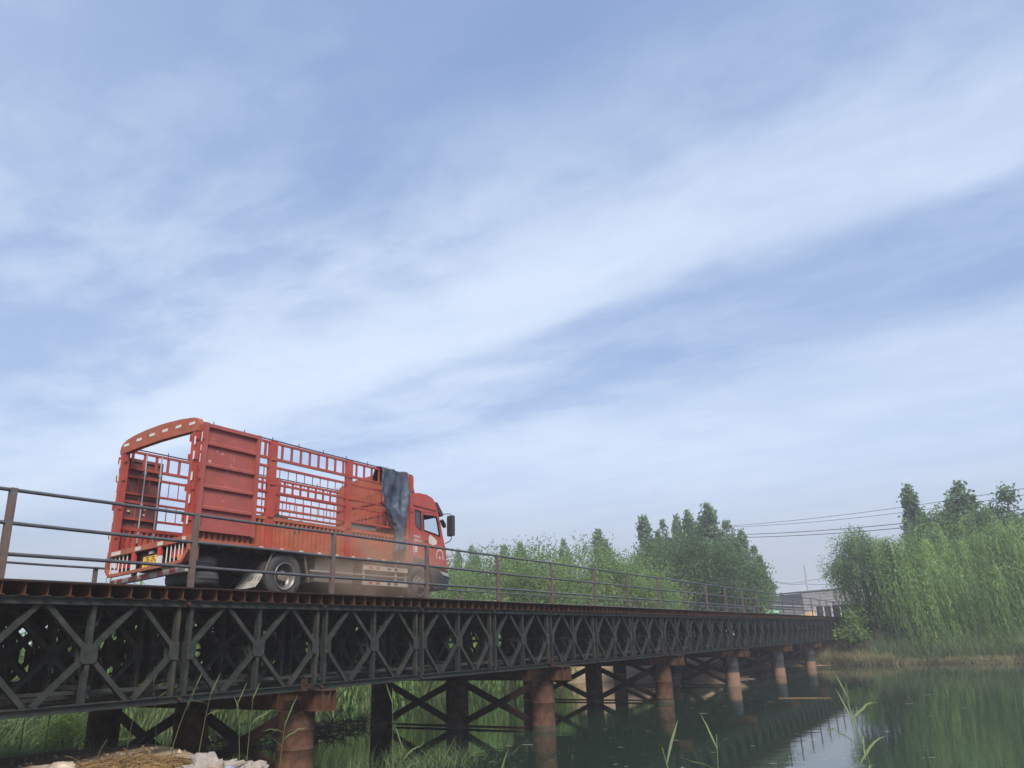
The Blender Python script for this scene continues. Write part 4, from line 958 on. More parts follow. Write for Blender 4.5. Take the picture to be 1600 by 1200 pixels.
def bushy_meshes(seed, H, R, n, leaf, material, base=0.15, clumps=60, lw=0.55, stems=5, flat=1.0, droop=0.0, bark='bark', core=0.22):
    rng = np.random.default_rng(seed); C = []; D = []; limbs = []
    for i in range(clumps):
        d = rng.normal(size=3); d[2] = abs(d[2])*0.9 - 0.25; d /= np.linalg.norm(d)
        rr = rng.uniform(0.55, 1.0)
        c = np.array([d[0]*R*rr, d[1]*R*rr*flat, H*(base+(1-base)*0.5) + d[2]*H*(1-base)*0.5*rr])
        k = int(n/clumps*rng.uniform(0.5, 1.5)); sg = R*core*rng.uniform(0.7, 1.3)
        C.append(c + np.clip(rng.normal(size=(k,3)), -1.7, 1.7)*np.array([sg, sg, sg*0.75])); D.append(rng.normal(size=(k,3))*0.8 + d*0.6 + np.array([0,0,-droop]))
        if i % max(1, clumps//14) == 0:
            v = c - np.array([0,0,H*base*0.5]); limbs.append((H*base*0.5, v, np.linalg.norm(v)*0.9, 0.035*R**0.5))
    C = np.concatenate(C); D = np.concatenate(D); keep = C[:,2] > 0.05; C, D = C[keep], D[keep]
    return np_mesh('crown', leaves(C, D, rng.uniform(0.7, 1.3, len(C))*leaf, rng.uniform(0.7, 1.3, len(C))*leaf*lw, rng), material), trunk_mesh('trunk', M[bark], H*0.7, 0.05*H**0.6, limbs, rng)
# the dark broad tree and its neighbours
bt1 = bushy_meshes(21, 11.0, 4.6, 30000, 0.23, M['broadd'], 0.16, 90, 0.5, core=0.18)
bt2 = bushy_meshes(22, 9.2, 3.0, 16000, 0.23, M['broadd'], 0.12, 60, 0.5, core=0.2)
put_tree('broad_tree', 'wide dark round-topped tree at the left of the big clump beyond the far railing', 'tree', (15.6, 74.0, 0.4), *bt1, 1.0)
put_tree('broad_tree', 'smaller dark leafy tree tucked against the left side of the wide round one', 'tree', (11.9, 71.5, 0.3), *bt2, 1.0, 0.7)
put_tree('broad_tree', 'leafy mid green tree in front of the poplars at the right of the clump', 'tree', (20.5, 78.0, 0.4), *bt2, 1.12, 2.1)
cn1 = bushy_meshes(23, 12.0, 3.4, 17000, 0.28, M['broad'], 0.3, 70, 0.5, core=0.2)
put_tree('broad_tree', 'leafy canopy filling the gap between the two poplars behind the willows', 'tree', (40.2, 72.6, 0.6), *cn1, 0.97)
put_tree('broad_tree', 'rounded canopy behind the willows, right of the broad pointed poplar', 'tree', (43.8, 70.8, 0.6), *cn1, 0.97, 1.3)
put_tree('broad_tree', 'canopy at the right edge of the view, above the rightmost willow', 'tree', (47.0, 69.3, 0.6), *cn1, 0.93, 2.6)
rng = np.random.default_rng(5); k = 420
Cb = rng.normal(size=(k,3))*0.42 + np.array([0,0,12.6]); k2 = 200
Cb = np.concatenate([Cb, np.stack([rng.normal(size=k2)*0.35, rng.normal(size=k2)*0.35, rng.uniform(9, 10.9, k2)], 1)])
lol = np_mesh('crown', leaves(Cb, rng.normal(size=(len(Cb),3)), 0.3, 0.22, rng), M['poplar'])
put_tree('thin_tree', 'thin tree whose small round tuft stands against the power lines at far right', 'tree', (44.0, 68.9, 0.7), lol, trunk_mesh('trunk', M['bark'], 12.6, 0.10, [], rng), 1.0)

# weeping willows
def willow_meshes(seed, H, R, strands, material, leaf=0.17, wind=(0.16, 0.0), flat=0.85, low=0.6, per=26, lumps=7, hollow=None):
    """boughs arching out of a dome, each trailing a curtain of strands"""
    rng = np.random.default_rng(seed); C = []; D = []
    boughs = []
    for i in range(lumps*3):
        a = rng.uniform(0, 2*math.pi); q = rng.uniform(0.0, 1.0)**0.5
        boughs.append((q*R*0.86*math.cos(a), q*R*0.86*math.sin(a)*flat, H*(1.0-0.42*q**2.4)*rng.uniform(0.86, 1.02), R*rng.uniform(0.20, 0.34)))
    nper = max(6, strands//len(boughs))
    for (bx, by, bz, br) in boughs:
        shade = rng.uniform(0.8, 1.0); blen = rng.uniform(0.35, 0.95)
        for j in range(nper):
            a = rng.uniform(0, 2*math.pi); q = rng.uniform(0, 1)**0.5
            x, y = bx+math.cos(a)*q*br, by+math.sin(a)*q*br*flat
            top = bz - 0.9*br*q*q + rng.normal()*0.07
            bot = max(low*rng.uniform(0.2, 1.7), top - H*blen*rng.uniform(0.55, 1.05))
            L = max(top-bot, 0.6); k = int(per*L/3.2)+5
            t = rng.uniform(0, 1, k)**0.85; t.sort()
            arch = np.minimum(t*4, 1)**0.5*br*0.45; ph = rng.uniform(0, 6)
            px = x + math.cos(a)*arch + wind[0]*L*t**1.3 + 0.04*np.sin(t*6+ph)
            py = y + math.sin(a)*arch*flat + wind[1]*L*t**1.3
            u = np.minimum(t*4, 1); pz = top + 0.25*br*u*(1-u)*2 - L*t
            C.append(np.stack([px, py, pz], 1) + rng.normal(size=(k,3))*0.035)
            spread = 0.9*(1-np.minimum(t*5, 1))
            D.append(np.stack([wind[0]+math.cos(a)*spread+rng.normal(size=k)*0.12, wind[1]+math.sin(a)*spread+rng.normal(size=k)*0.12, -np.ones(k)*(1-0.7*spread)], 1))
    C = np.concatenate(C); D = np.concatenate(D)
    if hollow:
        x0, x1, zm_ = hollow; w_ = 0.35*np.sin(C[:,2]*2.1); gone = (C[:,0] > x0+w_) & (C[:,0] < x1+w_) & (C[:,1] < 1.5) & (C[:,2] < zm_+0.5*np.sin(C[:,0]*5)); C, D = C[~gone], D[~gone]
    limbs = [(H*0.25, (bx, by, bz-H*0.40), math.dist((0,0,H*0.25),(bx,by,bz-H*0.15))*0.9, 0.08) for bx, by, bz, br in boughs[::2]]
    return np_mesh('crown', leaves(C, D, rng.uniform(0.9, 1.9, len(C))*leaf, leaf*0.25, rng), material), trunk_mesh('trunk', M['bark'], H*0.55, 0.26, limbs, rng)
wa = willow_meshes(31, 8.9, 5.0, 1900, M['willow'], lumps=9)
wb = willow_meshes(32, 9.3, 5.0, 1900, M['willow'], lumps=9, hollow=(0.9, 4.4, 3.2))
wl3 = willow_meshes(33, 8.9, 4.8, 1700, M['willow'], lumps=8)
put_tree('weeping_willow', 'weeping willow with long trailing curtain, left of the two large ones on the far bank', 'tree', (30.6, 61.4, 0.5), *wa, 1.12)
put_tree('weeping_willow', 'large weeping willow in the middle of the far bank, between two others', 'tree', (35.8, 60.2, 0.5), *wb, 1.15, 0.3)
put_tree('weeping_willow', 'weeping willow cut off by the right edge of the view', 'tree', (40.6, 58.0, 0.5), *wl3, 1.14, -0.2)
wg = bushy_meshes(36, 9.6, 2.3, 30000, 0.19, M['willow2'], 0.22, 110, 0.32, droop=0.5, core=0.22)
put_tree('upright_willow', 'upright grey green willow with bare slanting stems beside the end of the bridge', 'tree', (27.2, 62.0, 0.5), *wg, 1.0)
# scrub willows beyond the far railing
SCR = [willow_meshes(40+i, 7.4, 3.4, 620, M['shrub'], leaf=0.22, per=15, lumps=6, low=0.5) for i in range(2)]
SCB = [bushy_meshes(45+i, 7.2, 3.2, 19000, 0.18, M['shrub'], 0.05, 80, 0.36, core=0.19) for i in range(2)]
SCRUB = [(-6.2,60.5,1.05,0,'b','pale willow scrub just past the front of the truck'),
 (-3.2,50.5,0.95,1,'w','drooping willow scrub below the far poplars by the truck'),
 (-0.9,47.5,0.92,0,'b','light green rounded scrub behind the third railing bay past the truck'),
 (1.6,50.0,0.96,1,'b','bushy scrub with uneven top, middle of the row beyond the railing'),
 (3.4,53.0,1.02,0,'w','drooping light willow scrub in the middle of the row beyond the railing'),
 (5.2,55.5,1.06,1,'b','tallest leafy scrub left of the twin-topped poplar'),
 (7.4,58.5,1.02,1,'w','drooping willow scrub at the foot of the twin-topped poplar'),
 (9.2,62.0,1.0,0,'b','round scrub against the left side of the dark broad tree'),
 (-10.5,62.0,1.0,1,'b','willow scrub hidden behind the truck cab')]
for i, (x, y, s, v, ty_, lab) in enumerate(SCRUB):
    cr = (SCR if ty_ == 'w' else SCB)[v]; put_tree('willow_scrub', lab, 'shrub', (x, y, 0.3), *cr, s*1.10, i*2.1, 'willow scrub beyond the far railing')
# low bushes on the back shore, seen below the deck
LOW = [bushy_meshes(60+i, 3.0, 1.7, 5200, 0.17, M['weed_lit' if i else 'bright'], 0.02, 46, 0.4, core=0.24) for i in range(2)]
LW = [willow_meshes(70, 4.6, 2.5, 520, M['willowb'], leaf=0.19, per=20, lumps=6, low=0.05)]
low = [(1.0,13.2,0.8,0,'bright green bush at the far left under the bridge'), (-2.2,14.5,0.95,1,'dull green bush at the left edge under the bridge'), (3.6,13.6,0.9,1,'leafy bush left of the dark rear pile'),
       (6.3,14.2,0.85,0,'pale bush seen between the first piles under the bridge'), (8.8,15.2,0.9,1,'bush between the first and second piers under the bridge')]
for x, y, s, v, lab in low:
    p = W(x, y); put_tree('bank_bush', lab, 'bush', (p.x, p.y, gz(x, y)-0.05), *LOW[v], s, x, 'bushes on the back shore under the bridge')
for x, y, s_, v, lab in ((0.2,10.6,0.45,0,'bright green weed bush on the near bank at the left edge'), (2.3,10.4,0.42,1,'grey green weed bush on the near bank left of the rear pile'), (3.6,10.9,0.36,1,'small weed bush on the near bank behind the rear pile'), (-1.6,11.2,0.5,1,'larger weed bush at the left edge behind the rusty straw bundle'), (3.9,9.4,0.34,0,'leafy weed bush between the rear piles of the first pier')):
    p = W(x, y); put_tree('weed_bush', lab, 'bush', (p.x, p.y, gz(x, y)-0.05), *LOW[v], s_, x*2.3, 'weed bushes on the near bank')
lowil = [(7.6,13.6,1.0,'trailing willow by the water, framed by the first and second piers'), (11.2,13.4,1.05,'trailing willow just left of the second pier, behind its left pile'),
         (14.8,13.6,1.1,'trailing willow behind the left pile of the second pier'), (18.6,13.3,1.05,'trailing willow behind the left braces of the second pier'), (22.4,13.5,1.1,'trailing willow seen through the middle of the left braces of the second pier'),
         (26.0,13.2,1.05,'trailing willow behind the middle pile of the second pier'), (29.8,13.2,1.1,'trailing willow behind the right braces of the second pier'), (33.6,12.6,1.05,'trailing willow behind the outer pile of the second pier'),
         (37.6,14.6,1.1,'trailing willow right of the outer pile of the second pier'), (41.6,15.4,1.0,'trailing willow left of the middle pile of the third pier'), (45.0,17.5,0.95,'trailing willow at the left end of the sandy bank'),
         (3.2,17.0,0.95,'trailing willow behind the left bushes under the bridge')]
for i, (x, y, s, lab) in enumerate(lowil):
    p = W(x, y); put_tree('water_willow', lab, 'tree', (p.x, p.y, gz(x, y)-0.1), *LW[0], s, i*1.9, 'trailing willows on the back shore')
# shrubs at the far end of the bridge
fb1 = bushy_meshes(81, 3.3, 0.85, 1700, 0.22, M['bright'], 0.05, 22, 0.7, core=0.3); fb2 = bushy_meshes(82, 4.2, 1.0, 2300, 0.24, M['bright'], 0.05, 26, 0.7, core=0.28)
fb3 = bushy_meshes(83, 2.6, 1.5, 6500, 0.14, M['deadbush'], 0.0, 40, 0.18, core=0.26)
p = W(55.5, -1.6); put_tree('leafy_shrub', 'leafy shrub with big pale leaves growing in front of the far truss end', 'shrub', (p.x, p.y, 0.15), *fb1, 1.0)
p = W(59.0, -2.6); put_tree('leafy_shrub', 'taller leafy shrub against the concrete abutment', 'shrub', (p.x, p.y, 0.2), *fb2, 1.0)
p = W(57.6, -4.8); put_tree('dead_bush', 'brown bare twiggy bush under the upright willow', 'bush', (p.x, p.y, 0.3), *fb3, 1.0)
p = W(56.6, -3.2); put_tree('dead_bush', 'grey brown low bush between the leafy shrubs and the bare bush', 'bush', (p.x, p.y, 0.2), *fb3, 0.6, 1.1)

# grass and reeds
def blades(name, base, hgt, wid, material, rng, lean=0.35, segs=3, bend=0.5):
    """curved blades as strips of quads; base (N,3)"""
    n = len(base); a = rng.uniform(0, 2*math.pi, n); l = rng.uniform(0.2, 1.0, n)*lean
    dirv = np.stack([np.cos(a)*l, np.sin(a)*l, np.ones(n)], 1); side_ = np.stack([-np.sin(a), np.cos(a), np.zeros(n)], 1)
    # turn the blade width to a random facing
    f = rng.uniform(0, 2*math.pi, n); side_ = np.stack([np.cos(f), np.sin(f), np.zeros(n)], 1)
    out = []
    pos = []
    for s in range(segs+1):
        t = s/segs; p = base + dirv*(hgt*t)[:,None] + np.stack([np.cos(a), np.sin(a), -0.35*np.ones(n)], 1)*(hgt*bend*l*t*t)[:,None]
        w = wid*(1-t)**0.7*0.5 + 0.0012; pos.append((p - side_*w[:,None], p + side_*w[:,None]))
    for s in range(segs): out.append(np.stack([pos[s][0], pos[s][1], pos[s+1][1], pos[s+1][0]], 1))
    return np_mesh(name, np.concatenate(out).reshape(-1,3), material)
def scatter(poly_fn, n, rng, zoff=-0.03):
    x, y = poly_fn(n); z = ground_h(x, y); return np.stack([BO.x+BD.x*x+BT.x*y, BO.y+BD.y*x+BT.y*y, np.maximum(z, -0.35)+zoff], 1), z
def stuff(name, me): o = link(name, me); o['kind'] = 'stuff'; return o
rng = np.random.default_rng(90)
# far right shore: dry fringe and green reeds
n = 16000; y = rng.uniform(-34, -0.5, n); x = 54.4+0.28*np.maximum(-y-8, 0)**0.8 + rng.exponential(0.7, n)
b_, z = scatter(lambda k: (x, y), n, rng); stuff('shore_grass', blades('shore_grass', b_, rng.uniform(0.2, 0.62, n), np.full(n, 0.035), M['drygrass'], rng, 0.8))
n = 17000; y = rng.uniform(-36, -3.0, n); x = 54.9+0.28*np.maximum(-y-8, 0)**0.8 + rng.exponential(1.6, n)
b_, z = scatter(lambda k: (x, y), n, rng); stuff('shore_reeds', blades('shore_reeds', b_, rng.uniform(0.6, 1.9, n), np.full(n, 0.05), M['reed'], rng, 0.45))
n = 5000; y = rng.uniform(-4.5, 1.0, n); x = 54.0 + rng.exponential(1.5, n)
b_, z = scatter(lambda k: (x, y), n, rng); stuff('bank_grass', blades('bank_grass', b_, rng.uniform(0.3, 1.0, n), np.full(n, 0.04), M['drygrass'], rng, 0.7))
# back shore undergrowth
n = 30000; x = rng.uniform(-8, 44, n); y = 11.4 + np.where(x > 35, 2.6, 0.6) + rng.exponential(1.2, n)
ok = pond_sd(x, y) < 0.35; x, y = x[ok], y[ok]; n = len(x)
b_, z = scatter(lambda k: (x, y), n, rng); stuff('back_shore_reeds', blades('back_shore_reeds', b_, rng.uniform(0.7, 2.0, n), np.full(n, 0.045), M['reed'], rng, 0.5))
# weeds on the near bank under the left end of the bridge
n = 15000; x = rng.uniform(-9, 4.6, n); y = rng.uniform(2.0, 14.5, n)
dens_ok = (y > 4.6+0.6*np.sin(x*1.9)-np.clip(x, 0, 3)*0.25)
x, y = x[dens_ok], y[dens_ok]; n = len(x)
b_, z = scatter(lambda k: (x, y), n, rng); stuff('bank_weeds', blades('bank_weeds', b_, np.where(y > 9.2, rng.uniform(0.5, 1.25, n), rng.uniform(0.10, 0.35, n)), np.full(n, 0.026), M['weed_lit'], rng, 0.9))
# reed fringe between the near bank and the water
n = 620; t = rng.uniform(0, 1, n); x = 4.5 + rng.normal(size=n)*0.55 + 0.4*t; y = -1.0 + 4.5*t
b_, z = scatter(lambda k: (x, y), n, rng); stuff('near_reeds', blades('near_reeds', b_, rng.uniform(0.35, 1.0, n), np.full(n, 0.016), M['reedd'], rng, 0.7))
n = 620; x = 6.3 + rng.normal(size=n)*0.75; y = -0.3 + rng.normal(size=n)*0.55
b_, z = scatter(lambda k: (x, y), n, rng); stuff('water_grass_clump', blades('water_grass_clump', b_, rng.uniform(0.3, 0.85, n), np.full(n, 0.015), M['reedd'], rng, 0.9))

# single reeds close to the camera
def reed_plant(pos, h, nleaf, seed, label, leafl=0.45, leafw=0.028, lean=(0,0), dry=False):
    y_far = pos[1] > 9.0
    r = random.Random(seed); t = thing('reed_plant', label, 'reed', pos, 0.0, 'single reeds in front of the water')
    mt = M['drygrass'] if dry else M['reedd'] if y_far else M['reed']
    m = MB(); m.tube([(lean[0]*h*k/5*(0.6+0.4*k/5), lean[1]*h*k/5, h*k/5-(0.25 if k == 0 else 0)) for k in range(6)], [0.0075*(1.1-0.16*k) for k in range(6)], 6); m.build('stem', mt, t, True)
    for i in range(nleaf):
        z = h*(0.58+0.40*(i+0.5)/nleaf); a = r.uniform(0, 6.28) if i < nleaf-1 else r.choice([0.3, 2.8]); bx, by = lean[0]*z, lean[1]*z
        L = leafl*r.uniform(0.6, 1.1); up = r.uniform(0.5, 1.6) if i < nleaf-1 else 3.0
        d = Vector((math.cos(a), math.sin(a)*0.6, up)).normalized(); s = Vector((-d.z*math.cos(a), 0.35, d.x)).normalized(); rows = []
        for k in range(7):
            q = k/6; p_ = Vector((bx, by, z)) + d*L*q + Vector((math.cos(a)*0.25, 0, -0.5))*L*q*q*r.uniform(0.5, 0.9)*(0.2 if i == nleaf-1 else 1)
            w = leafw*(math.sin(min(q*1.6+0.12, 1)*math.pi/2)*(1-q**2.2))*0.5+0.0008
            rows.append([tuple(p_ - s*w), tuple(p_ + Vector((0,0.004,0.004))*(1-q)), tuple(p_ + s*w)])
        m = MB(); m.sheet(rows); m.build('leaf', mt, t, True)
    return t
RP = [   # world x, y, height of stem, leaves, lean, label
 (2.78, 7.1, 2.22, 5, (0.00,0), 'upright reed with two opposite leaves standing right of centre before the water'),
 (3.08, 7.0, 2.08, 3, (-0.17,0), 'leaning reed with one broad leaf, right of the upright one'),
 (1.52, 7.0, 1.68, 4, (0.05,0), 'reed with a long leaf pointing right, lower centre'),
 (1.38, 6.9, 1.58, 3, (-0.16,0), 'reed with narrow blades leaning left, lower centre'),
 (1.78, 6.6, 1.25, 3, (0.12,0), 'short reed at the bottom edge, centre right'),
 (4.20, 7.3, 1.32, 4, (0.03,0), 'pale reed with forked leaves, lower right'),
 (4.60, 7.2, 1.2, 3, (-0.10,0), 'short green reed near the lower right corner'),
 (3.36, 7.2, 1.2, 2, (0.0,0), 'tiny reed tip at the bottom edge, right of the leaning one'),
 (-0.30, 9.5, 1.05, 3, (0.0,0), 'thin reed rising over the bright rust pile reflection'),
 (-0.10, 9.3, 0.90, 3, (0.12,0), 'bent reed with a folded leaf in front of the second pier'),
 (-1.55, 10.3, 1.15, 3, (0.06,0), 'slender reed beside the clump in the water'),
 (-1.85, 12.0, 1.85, 2, (-0.02,0), 'tall thin reed stalk in front of the gap between the first two piers'),
 (-3.25, 11.2, 0.90, 4, (0.06,0), 'reed with spread blades in front of the rust orange pile'),
 (-3.75, 11.4, 1.10, 4, (0.03,0), 'upright reed left of the rust orange pile'),
 (-4.10, 12.2, 1.05, 5, (-0.10,0), 'reed with yellowing bent leaf behind the sacks'),
 (-4.65, 12.0, 1.05, 3, (0.12,0), 'reed standing through the white sack'),
 (-5.30, 12.6, 1.05, 5, (0.30,0), 'reed leaning right behind the straw heap'),
 (-5.60, 12.8, 1.10, 5, (-0.15,0), 'reed leaning left behind the straw heap'),
 (-6.10, 12.9, 0.95, 4, (0.10,0), 'reed in front of the dark rear pile'),
 (-7.20, 12.6, 2.15, 3, (0.02,0), 'tall reed stalk crossing the lower chord, right of a pair'),
 (-7.45, 12.4, 1.70, 4, (0.00,0), 'tall reed with dense tip crossing the lower chord, left of a pair'),
 (-8.15, 12.4, 1.95, 3, (-0.05,0), 'tall broad reed blade crossing the truss at far left'),
]
for i, (x, y, h, nl, ln, lab) in enumerate(RP):
    reed_plant((x, y, max(gzw(x, y), -0.2)-0.02), h, nl, 100+i, lab, lean=ln, leafl=0.40, leafw=0.024, dry=(i in (5,)))

# floating flecks, twigs caught on the piles
rng = np.random.default_rng(77); n = 330
x = rng.uniform(6, 52, n); y = -14 + 20*rng.beta(2, 2, n); ok = pond_sd(x, y) > 0.6; x, y = x[ok], y[ok]; m = MB(); r2 = random.Random(6)
for a, c in zip(x, y):
    s = r2.uniform(0.006, 0.026)*(1.8 if r2.random() < 0.12 else 1); el = r2.uniform(1, 4.5); q = W(a, c, 0.004); an = r2.uniform(-0.4, 0.4)
    m.add([(q.x+s*el*math.cos(t)*math.cos(an)-s*math.sin(t)*math.sin(an)*0.6, q.y+s*el*math.cos(t)*math.sin(an)+s*math.sin(t)*0.6, 0.004) for t in [k*math.pi/3 for k in range(6)]], [tuple(range(6))])
kind(m.build('floating_flecks', M['scum']), 'stuff')
m = MB()
for i in range(420):
    t = r2.uniform(0, 1); c = Vector((5.5+7.2*t+r2.gauss(0,0.25), 6.9+r2.gauss(0,0.35)+0.3*math.sin(9*t), 0.03+abs(r2.gauss(0,0.10))*(1.6 if t < 0.2 else 1)))
    d = Vector((r2.gauss(0,1), r2.gauss(0,1), r2.gauss(0.2,0.4))).normalized()*r2.uniform(0.15, 0.5); q0 = W(c.x, c.y, c.z); q1 = W(c.x+d.x, c.y+d.y, max(c.z+d.z, 0.0)); m.bar(q0, q1, 0.018, 0.018)
kind(m.build('driftwood_twigs', M['twig']), 'stuff')
for (x, y, ln, lab) in ((9.8, 31.8, 1.75, 'long pale stick floating level in open water before the last piers'), (17.8, 50.3, 1.4, 'short pale stick floating just before the far shrubs')):
    m = MB(); m.tube([(0,0,0.006), (ln*0.5,-0.35,0.008), (ln,-0.7,0.006)], [0.014,0.018,0.010], 6); o = m.build('floating_stick', M['straw']); o.location = (x, y, 0); tag(o, lab, 'stick')

# ------------------------------------------------------------------ straw heap, sacks and stones on the near bank
def straw_heap(name, label, cx, cy_, L, Wd, H, n, seed, rot):
    r = random.Random(seed); t = thing(name, label, 'straw', (cx, cy_, gzw(cx, cy_)), rot)
    bm = bmesh.new(); bmesh.ops.create_icosphere(bm, subdivisions=4, radius=1)
    for v in bm.verts:
        nn = v.co.normalized(); f = 1+0.3*mnoise.fractal(nn*2.5+Vector((seed,0,0)), 0.7, 2, 4); v.co = Vector((nn.x*L*0.94*f, nn.y*Wd*0.9*f, max(nn.z,-0.3)*H*0.88*f))
    me = bpy.data.meshes.new('straw_core'); bm.to_mesh(me); bm.free(); me.materials.append(M['straw']); link('straw_core', me, t)
    V = []
    for i in range(n):
        a = r.uniform(0, 6.28); e = r.uniform(0, 1)**0.8*math.pi/2
        p_ = Vector((L*math.cos(a)*math.cos(e), Wd*math.sin(a)*math.cos(e), H*math.sin(e)))*r.uniform(0.92, 1.08)
        d = Vector((r.gauss(0,1.0), r.gauss(0,0.6), min(r.gauss(-0.3,0.35), 0.25))).normalized(); ln = r.uniform(0.10, 0.30); s = d.cross(Vector((r.gauss(0,1),r.gauss(0,1),r.gauss(0,1)))).normalized()*0.0032
        q = p_; dd = d.copy()
        for k in range(3):
            q2 = q + dd*ln/3; dd = (dd + Vector((0,0,-0.28))).normalized()
            if q2.z < 0.0: q2.z = 0.0
            V += [q-s, q+s, q2+s, q2-s]; q = q2
    o = link('loose_straw', np_mesh('loose_straw', np.array([tuple(v) for v in V]), M['straw']), t); o['kind'] = 'stuff'; return t
straw_heap('straw_heap', 'long heap of brown straw lying on the bank under the first pier', -5.15, 11.2, 0.90, 0.36, 0.19, 5200, 3, 0.02)
straw_heap('straw_heap', 'rounded rusty straw bundle at the left edge of the bank', -8.15, 12.0, 0.42, 0.33, 0.30, 700, 5, 0.0)
G = lambda x, y: gzw(x, y)
lump('plastic_sack', 'crumpled dirty white sack with folds, largest of the rubbish on the bank', 'sack', (-4.02, 10.85, G(-4.02,10.85)+0.06), (0.40, 0.27, 0.21), M['sack'], 2, 0.55, 5, 1.9)
lump('plastic_sack', 'brownish white sack lying behind the blue one at the right of the rubbish', 'sack', (-3.62, 11.15, G(-3.62,11.15)+0.05), (0.30, 0.22, 0.17), M['sack'], 11, 0.5, 5, 2.0)
lump('plastic_sack', 'pale blue plastic bag in front of the white sacks', 'sack', (-3.60, 10.45, G(-3.60,10.45)+0.02), (0.24, 0.20, 0.16), M['bluebag'], 5, 0.4, 5, 1.8)
lump('stone', 'flat pale broken slab at the left end of the straw heap', 'stone', (-6.02, 11.0, G(-6.02,11.0)+0.02), (0.30, 0.17, 0.11), M['stone'], 4, 0.35, 3, 1.4)
lump('stone', 'slanting pale slab leaning on the left end of the straw', 'stone', (-6.20, 11.4, G(-6.20,11.4)+0.04), (0.26, 0.16, 0.14), M['stone'], 8, 0.4, 3, 1.4)
lump('stone', 'small flat stone in front of the broken slab', 'stone', (-5.95, 10.6, G(-5.95,10.6)), (0.22, 0.13, 0.08), M['stone'], 12, 0.35, 3, 1.5)
lump('stone', 'pointed pale stone between the straw heap and the red scrap', 'stone', (-4.75, 10.35, G(-4.75,10.35)), (0.17, 0.12, 0.13), M['stone'], 15, 0.4, 3, 1.5)
lump('stone', 'white stone at the bottom edge in front of the reed clump', 'stone', (-2.0, 10.1, max(G(-2.0,10.1),-0.05)), (0.14, 0.12, 0.10), M['sack'], 18, 0.3, 3, 1.5)
lump('stone', 'small reddish brick bit on the soil left of the slabs', 'stone', (-6.75, 11.2, G(-6.75,11.2)+0.01), (0.12, 0.09, 0.07), M['rust'], 19, 0.4, 3, 1.5)
lump('stone', 'squarish grey slab lying half buried at the far left of the bank', 'stone', (-7.25, 11.25, G(-7.25,11.25)+0.02), (0.24, 0.15, 0.09), M['stone'], 51, 0.35, 3, 1.4)
lump('stone', 'long thin pale slab between the rusty bundle and the broken slabs', 'stone', (-6.75, 11.9, G(-6.75,11.9)+0.03), (0.34, 0.12, 0.08), M['stone'], 53, 0.35, 3, 1.3)
lump('scrap', 'small bright red plastic scrap on the soil', 'scrap', (-4.55, 10.35, G(-4.55,10.35)+0.01), (0.13, 0.07, 0.045), M['redscrap'], 21, 0.5, 3, 1.8)
m = MB(); r3 = random.Random(12)
for i in range(420):
    x, y = r3.uniform(-9.5, -2.6), r3.uniform(9.2, 13.4); s = r3.uniform(0.012, 0.06); z = G(x, y)
    vs = [(x+s*r3.uniform(.6,1)*math.cos(t), y+s*r3.uniform(.6,1)*math.sin(t), z-0.01) for t in (0,1.26,2.5,3.77,5.03)]; m.add(vs+[(x, y, z+s*r3.uniform(.5,.9))], [(0,1,5),(1,2,5),(2,3,5),(3,4,5),(4,0,5)])
kind(m.build('pebbles', M['stone']), 'stuff')

# ------------------------------------------------------------------ far end: abutment, road rail, sheds, poles
p0 = W(63.3, 0)
ab = thing('abutment', 'pale concrete abutment block under the far end of the bridge', 'abutment', (p0.x, p0.y, 0), BROT)
m = MB(); m.box((0.1, -1.7, -0.3), (1.3, DECK_W+1.6, 3.05)); m.box((0.05, -1.9, 3.05), (2.2, DECK_W+1.8, 3.36)); m.build('concrete_wall', M['concrete'], ab)
lump('stone', 'rough pale rubble block beside the concrete abutment', 'stone', tuple(W(62.6, -3.4, 1.9)), (1.3, 0.8, 1.0), M['stone'], 31, 0.5, 4, 2.0)
m = MB(); m.box((0, -9.0, 2.6), (30, 14.0, 3.36)); o = m.build('approach_road', M['concrete']); q = W(65.6, 0); o.location = (q.x, q.y, 0); o.rotation_euler = (0,0,BROT); kind(o, 'structure')
# roadside rail with white posts and dark infill
A, B_ = W(71.0, 3.4), W(64.2, -5.6); dv = (B_-A); LN = dv.length
rr = thing('roadside_fence', 'low fence of white posts with dark infill along the road behind the bridge end', 'fence', (A.x, A.y, 3.36), math.atan2(dv.y, dv.x))
m = MB(); m.box((-0.2, -0.25, -0.55), (LN+0.2, 0.25, 0.10)); m.build('kerb', M['concrete'], rr)
for i in range(12):
    x = LN*i/11; m = MB(); m.box((x-0.075, -0.09, 0.10), (x+0.075, 0.03, 1.15)); m.build('fence_post', M['white'], rr)
    if i < 11: m = MB(); m.box((x+0.08, -0.01, 0.14), (x+LN/11-0.08, 0.02, 1.12)); m.build('infill_panel', M['panelblack'], rr)
for z in (1.12,): m = MB(); m.box((0, -0.05, z), (LN, 0.04, z+0.05)); m.build('top_rail', M['rail'], rr)
q = W(76.5, 3.6); lump('sand_heap', 'tan heap of sand at the far end of the deck before the warehouse', 'sand heap', (q.x, q.y, 3.3), (2.6, 1.7, 1.15), M['sand'], 41, 0.12, 4, 1.4)
q = W(43.0, 0.9); lump('netting_bundle', 'small green and white bundle of netting at the far end of the deck', 'bundle', (q.x, q.y, ZD+0.10), (0.42, 0.22, 0.24), M['netgreen'], 44, 0.4, 4, 2.0)
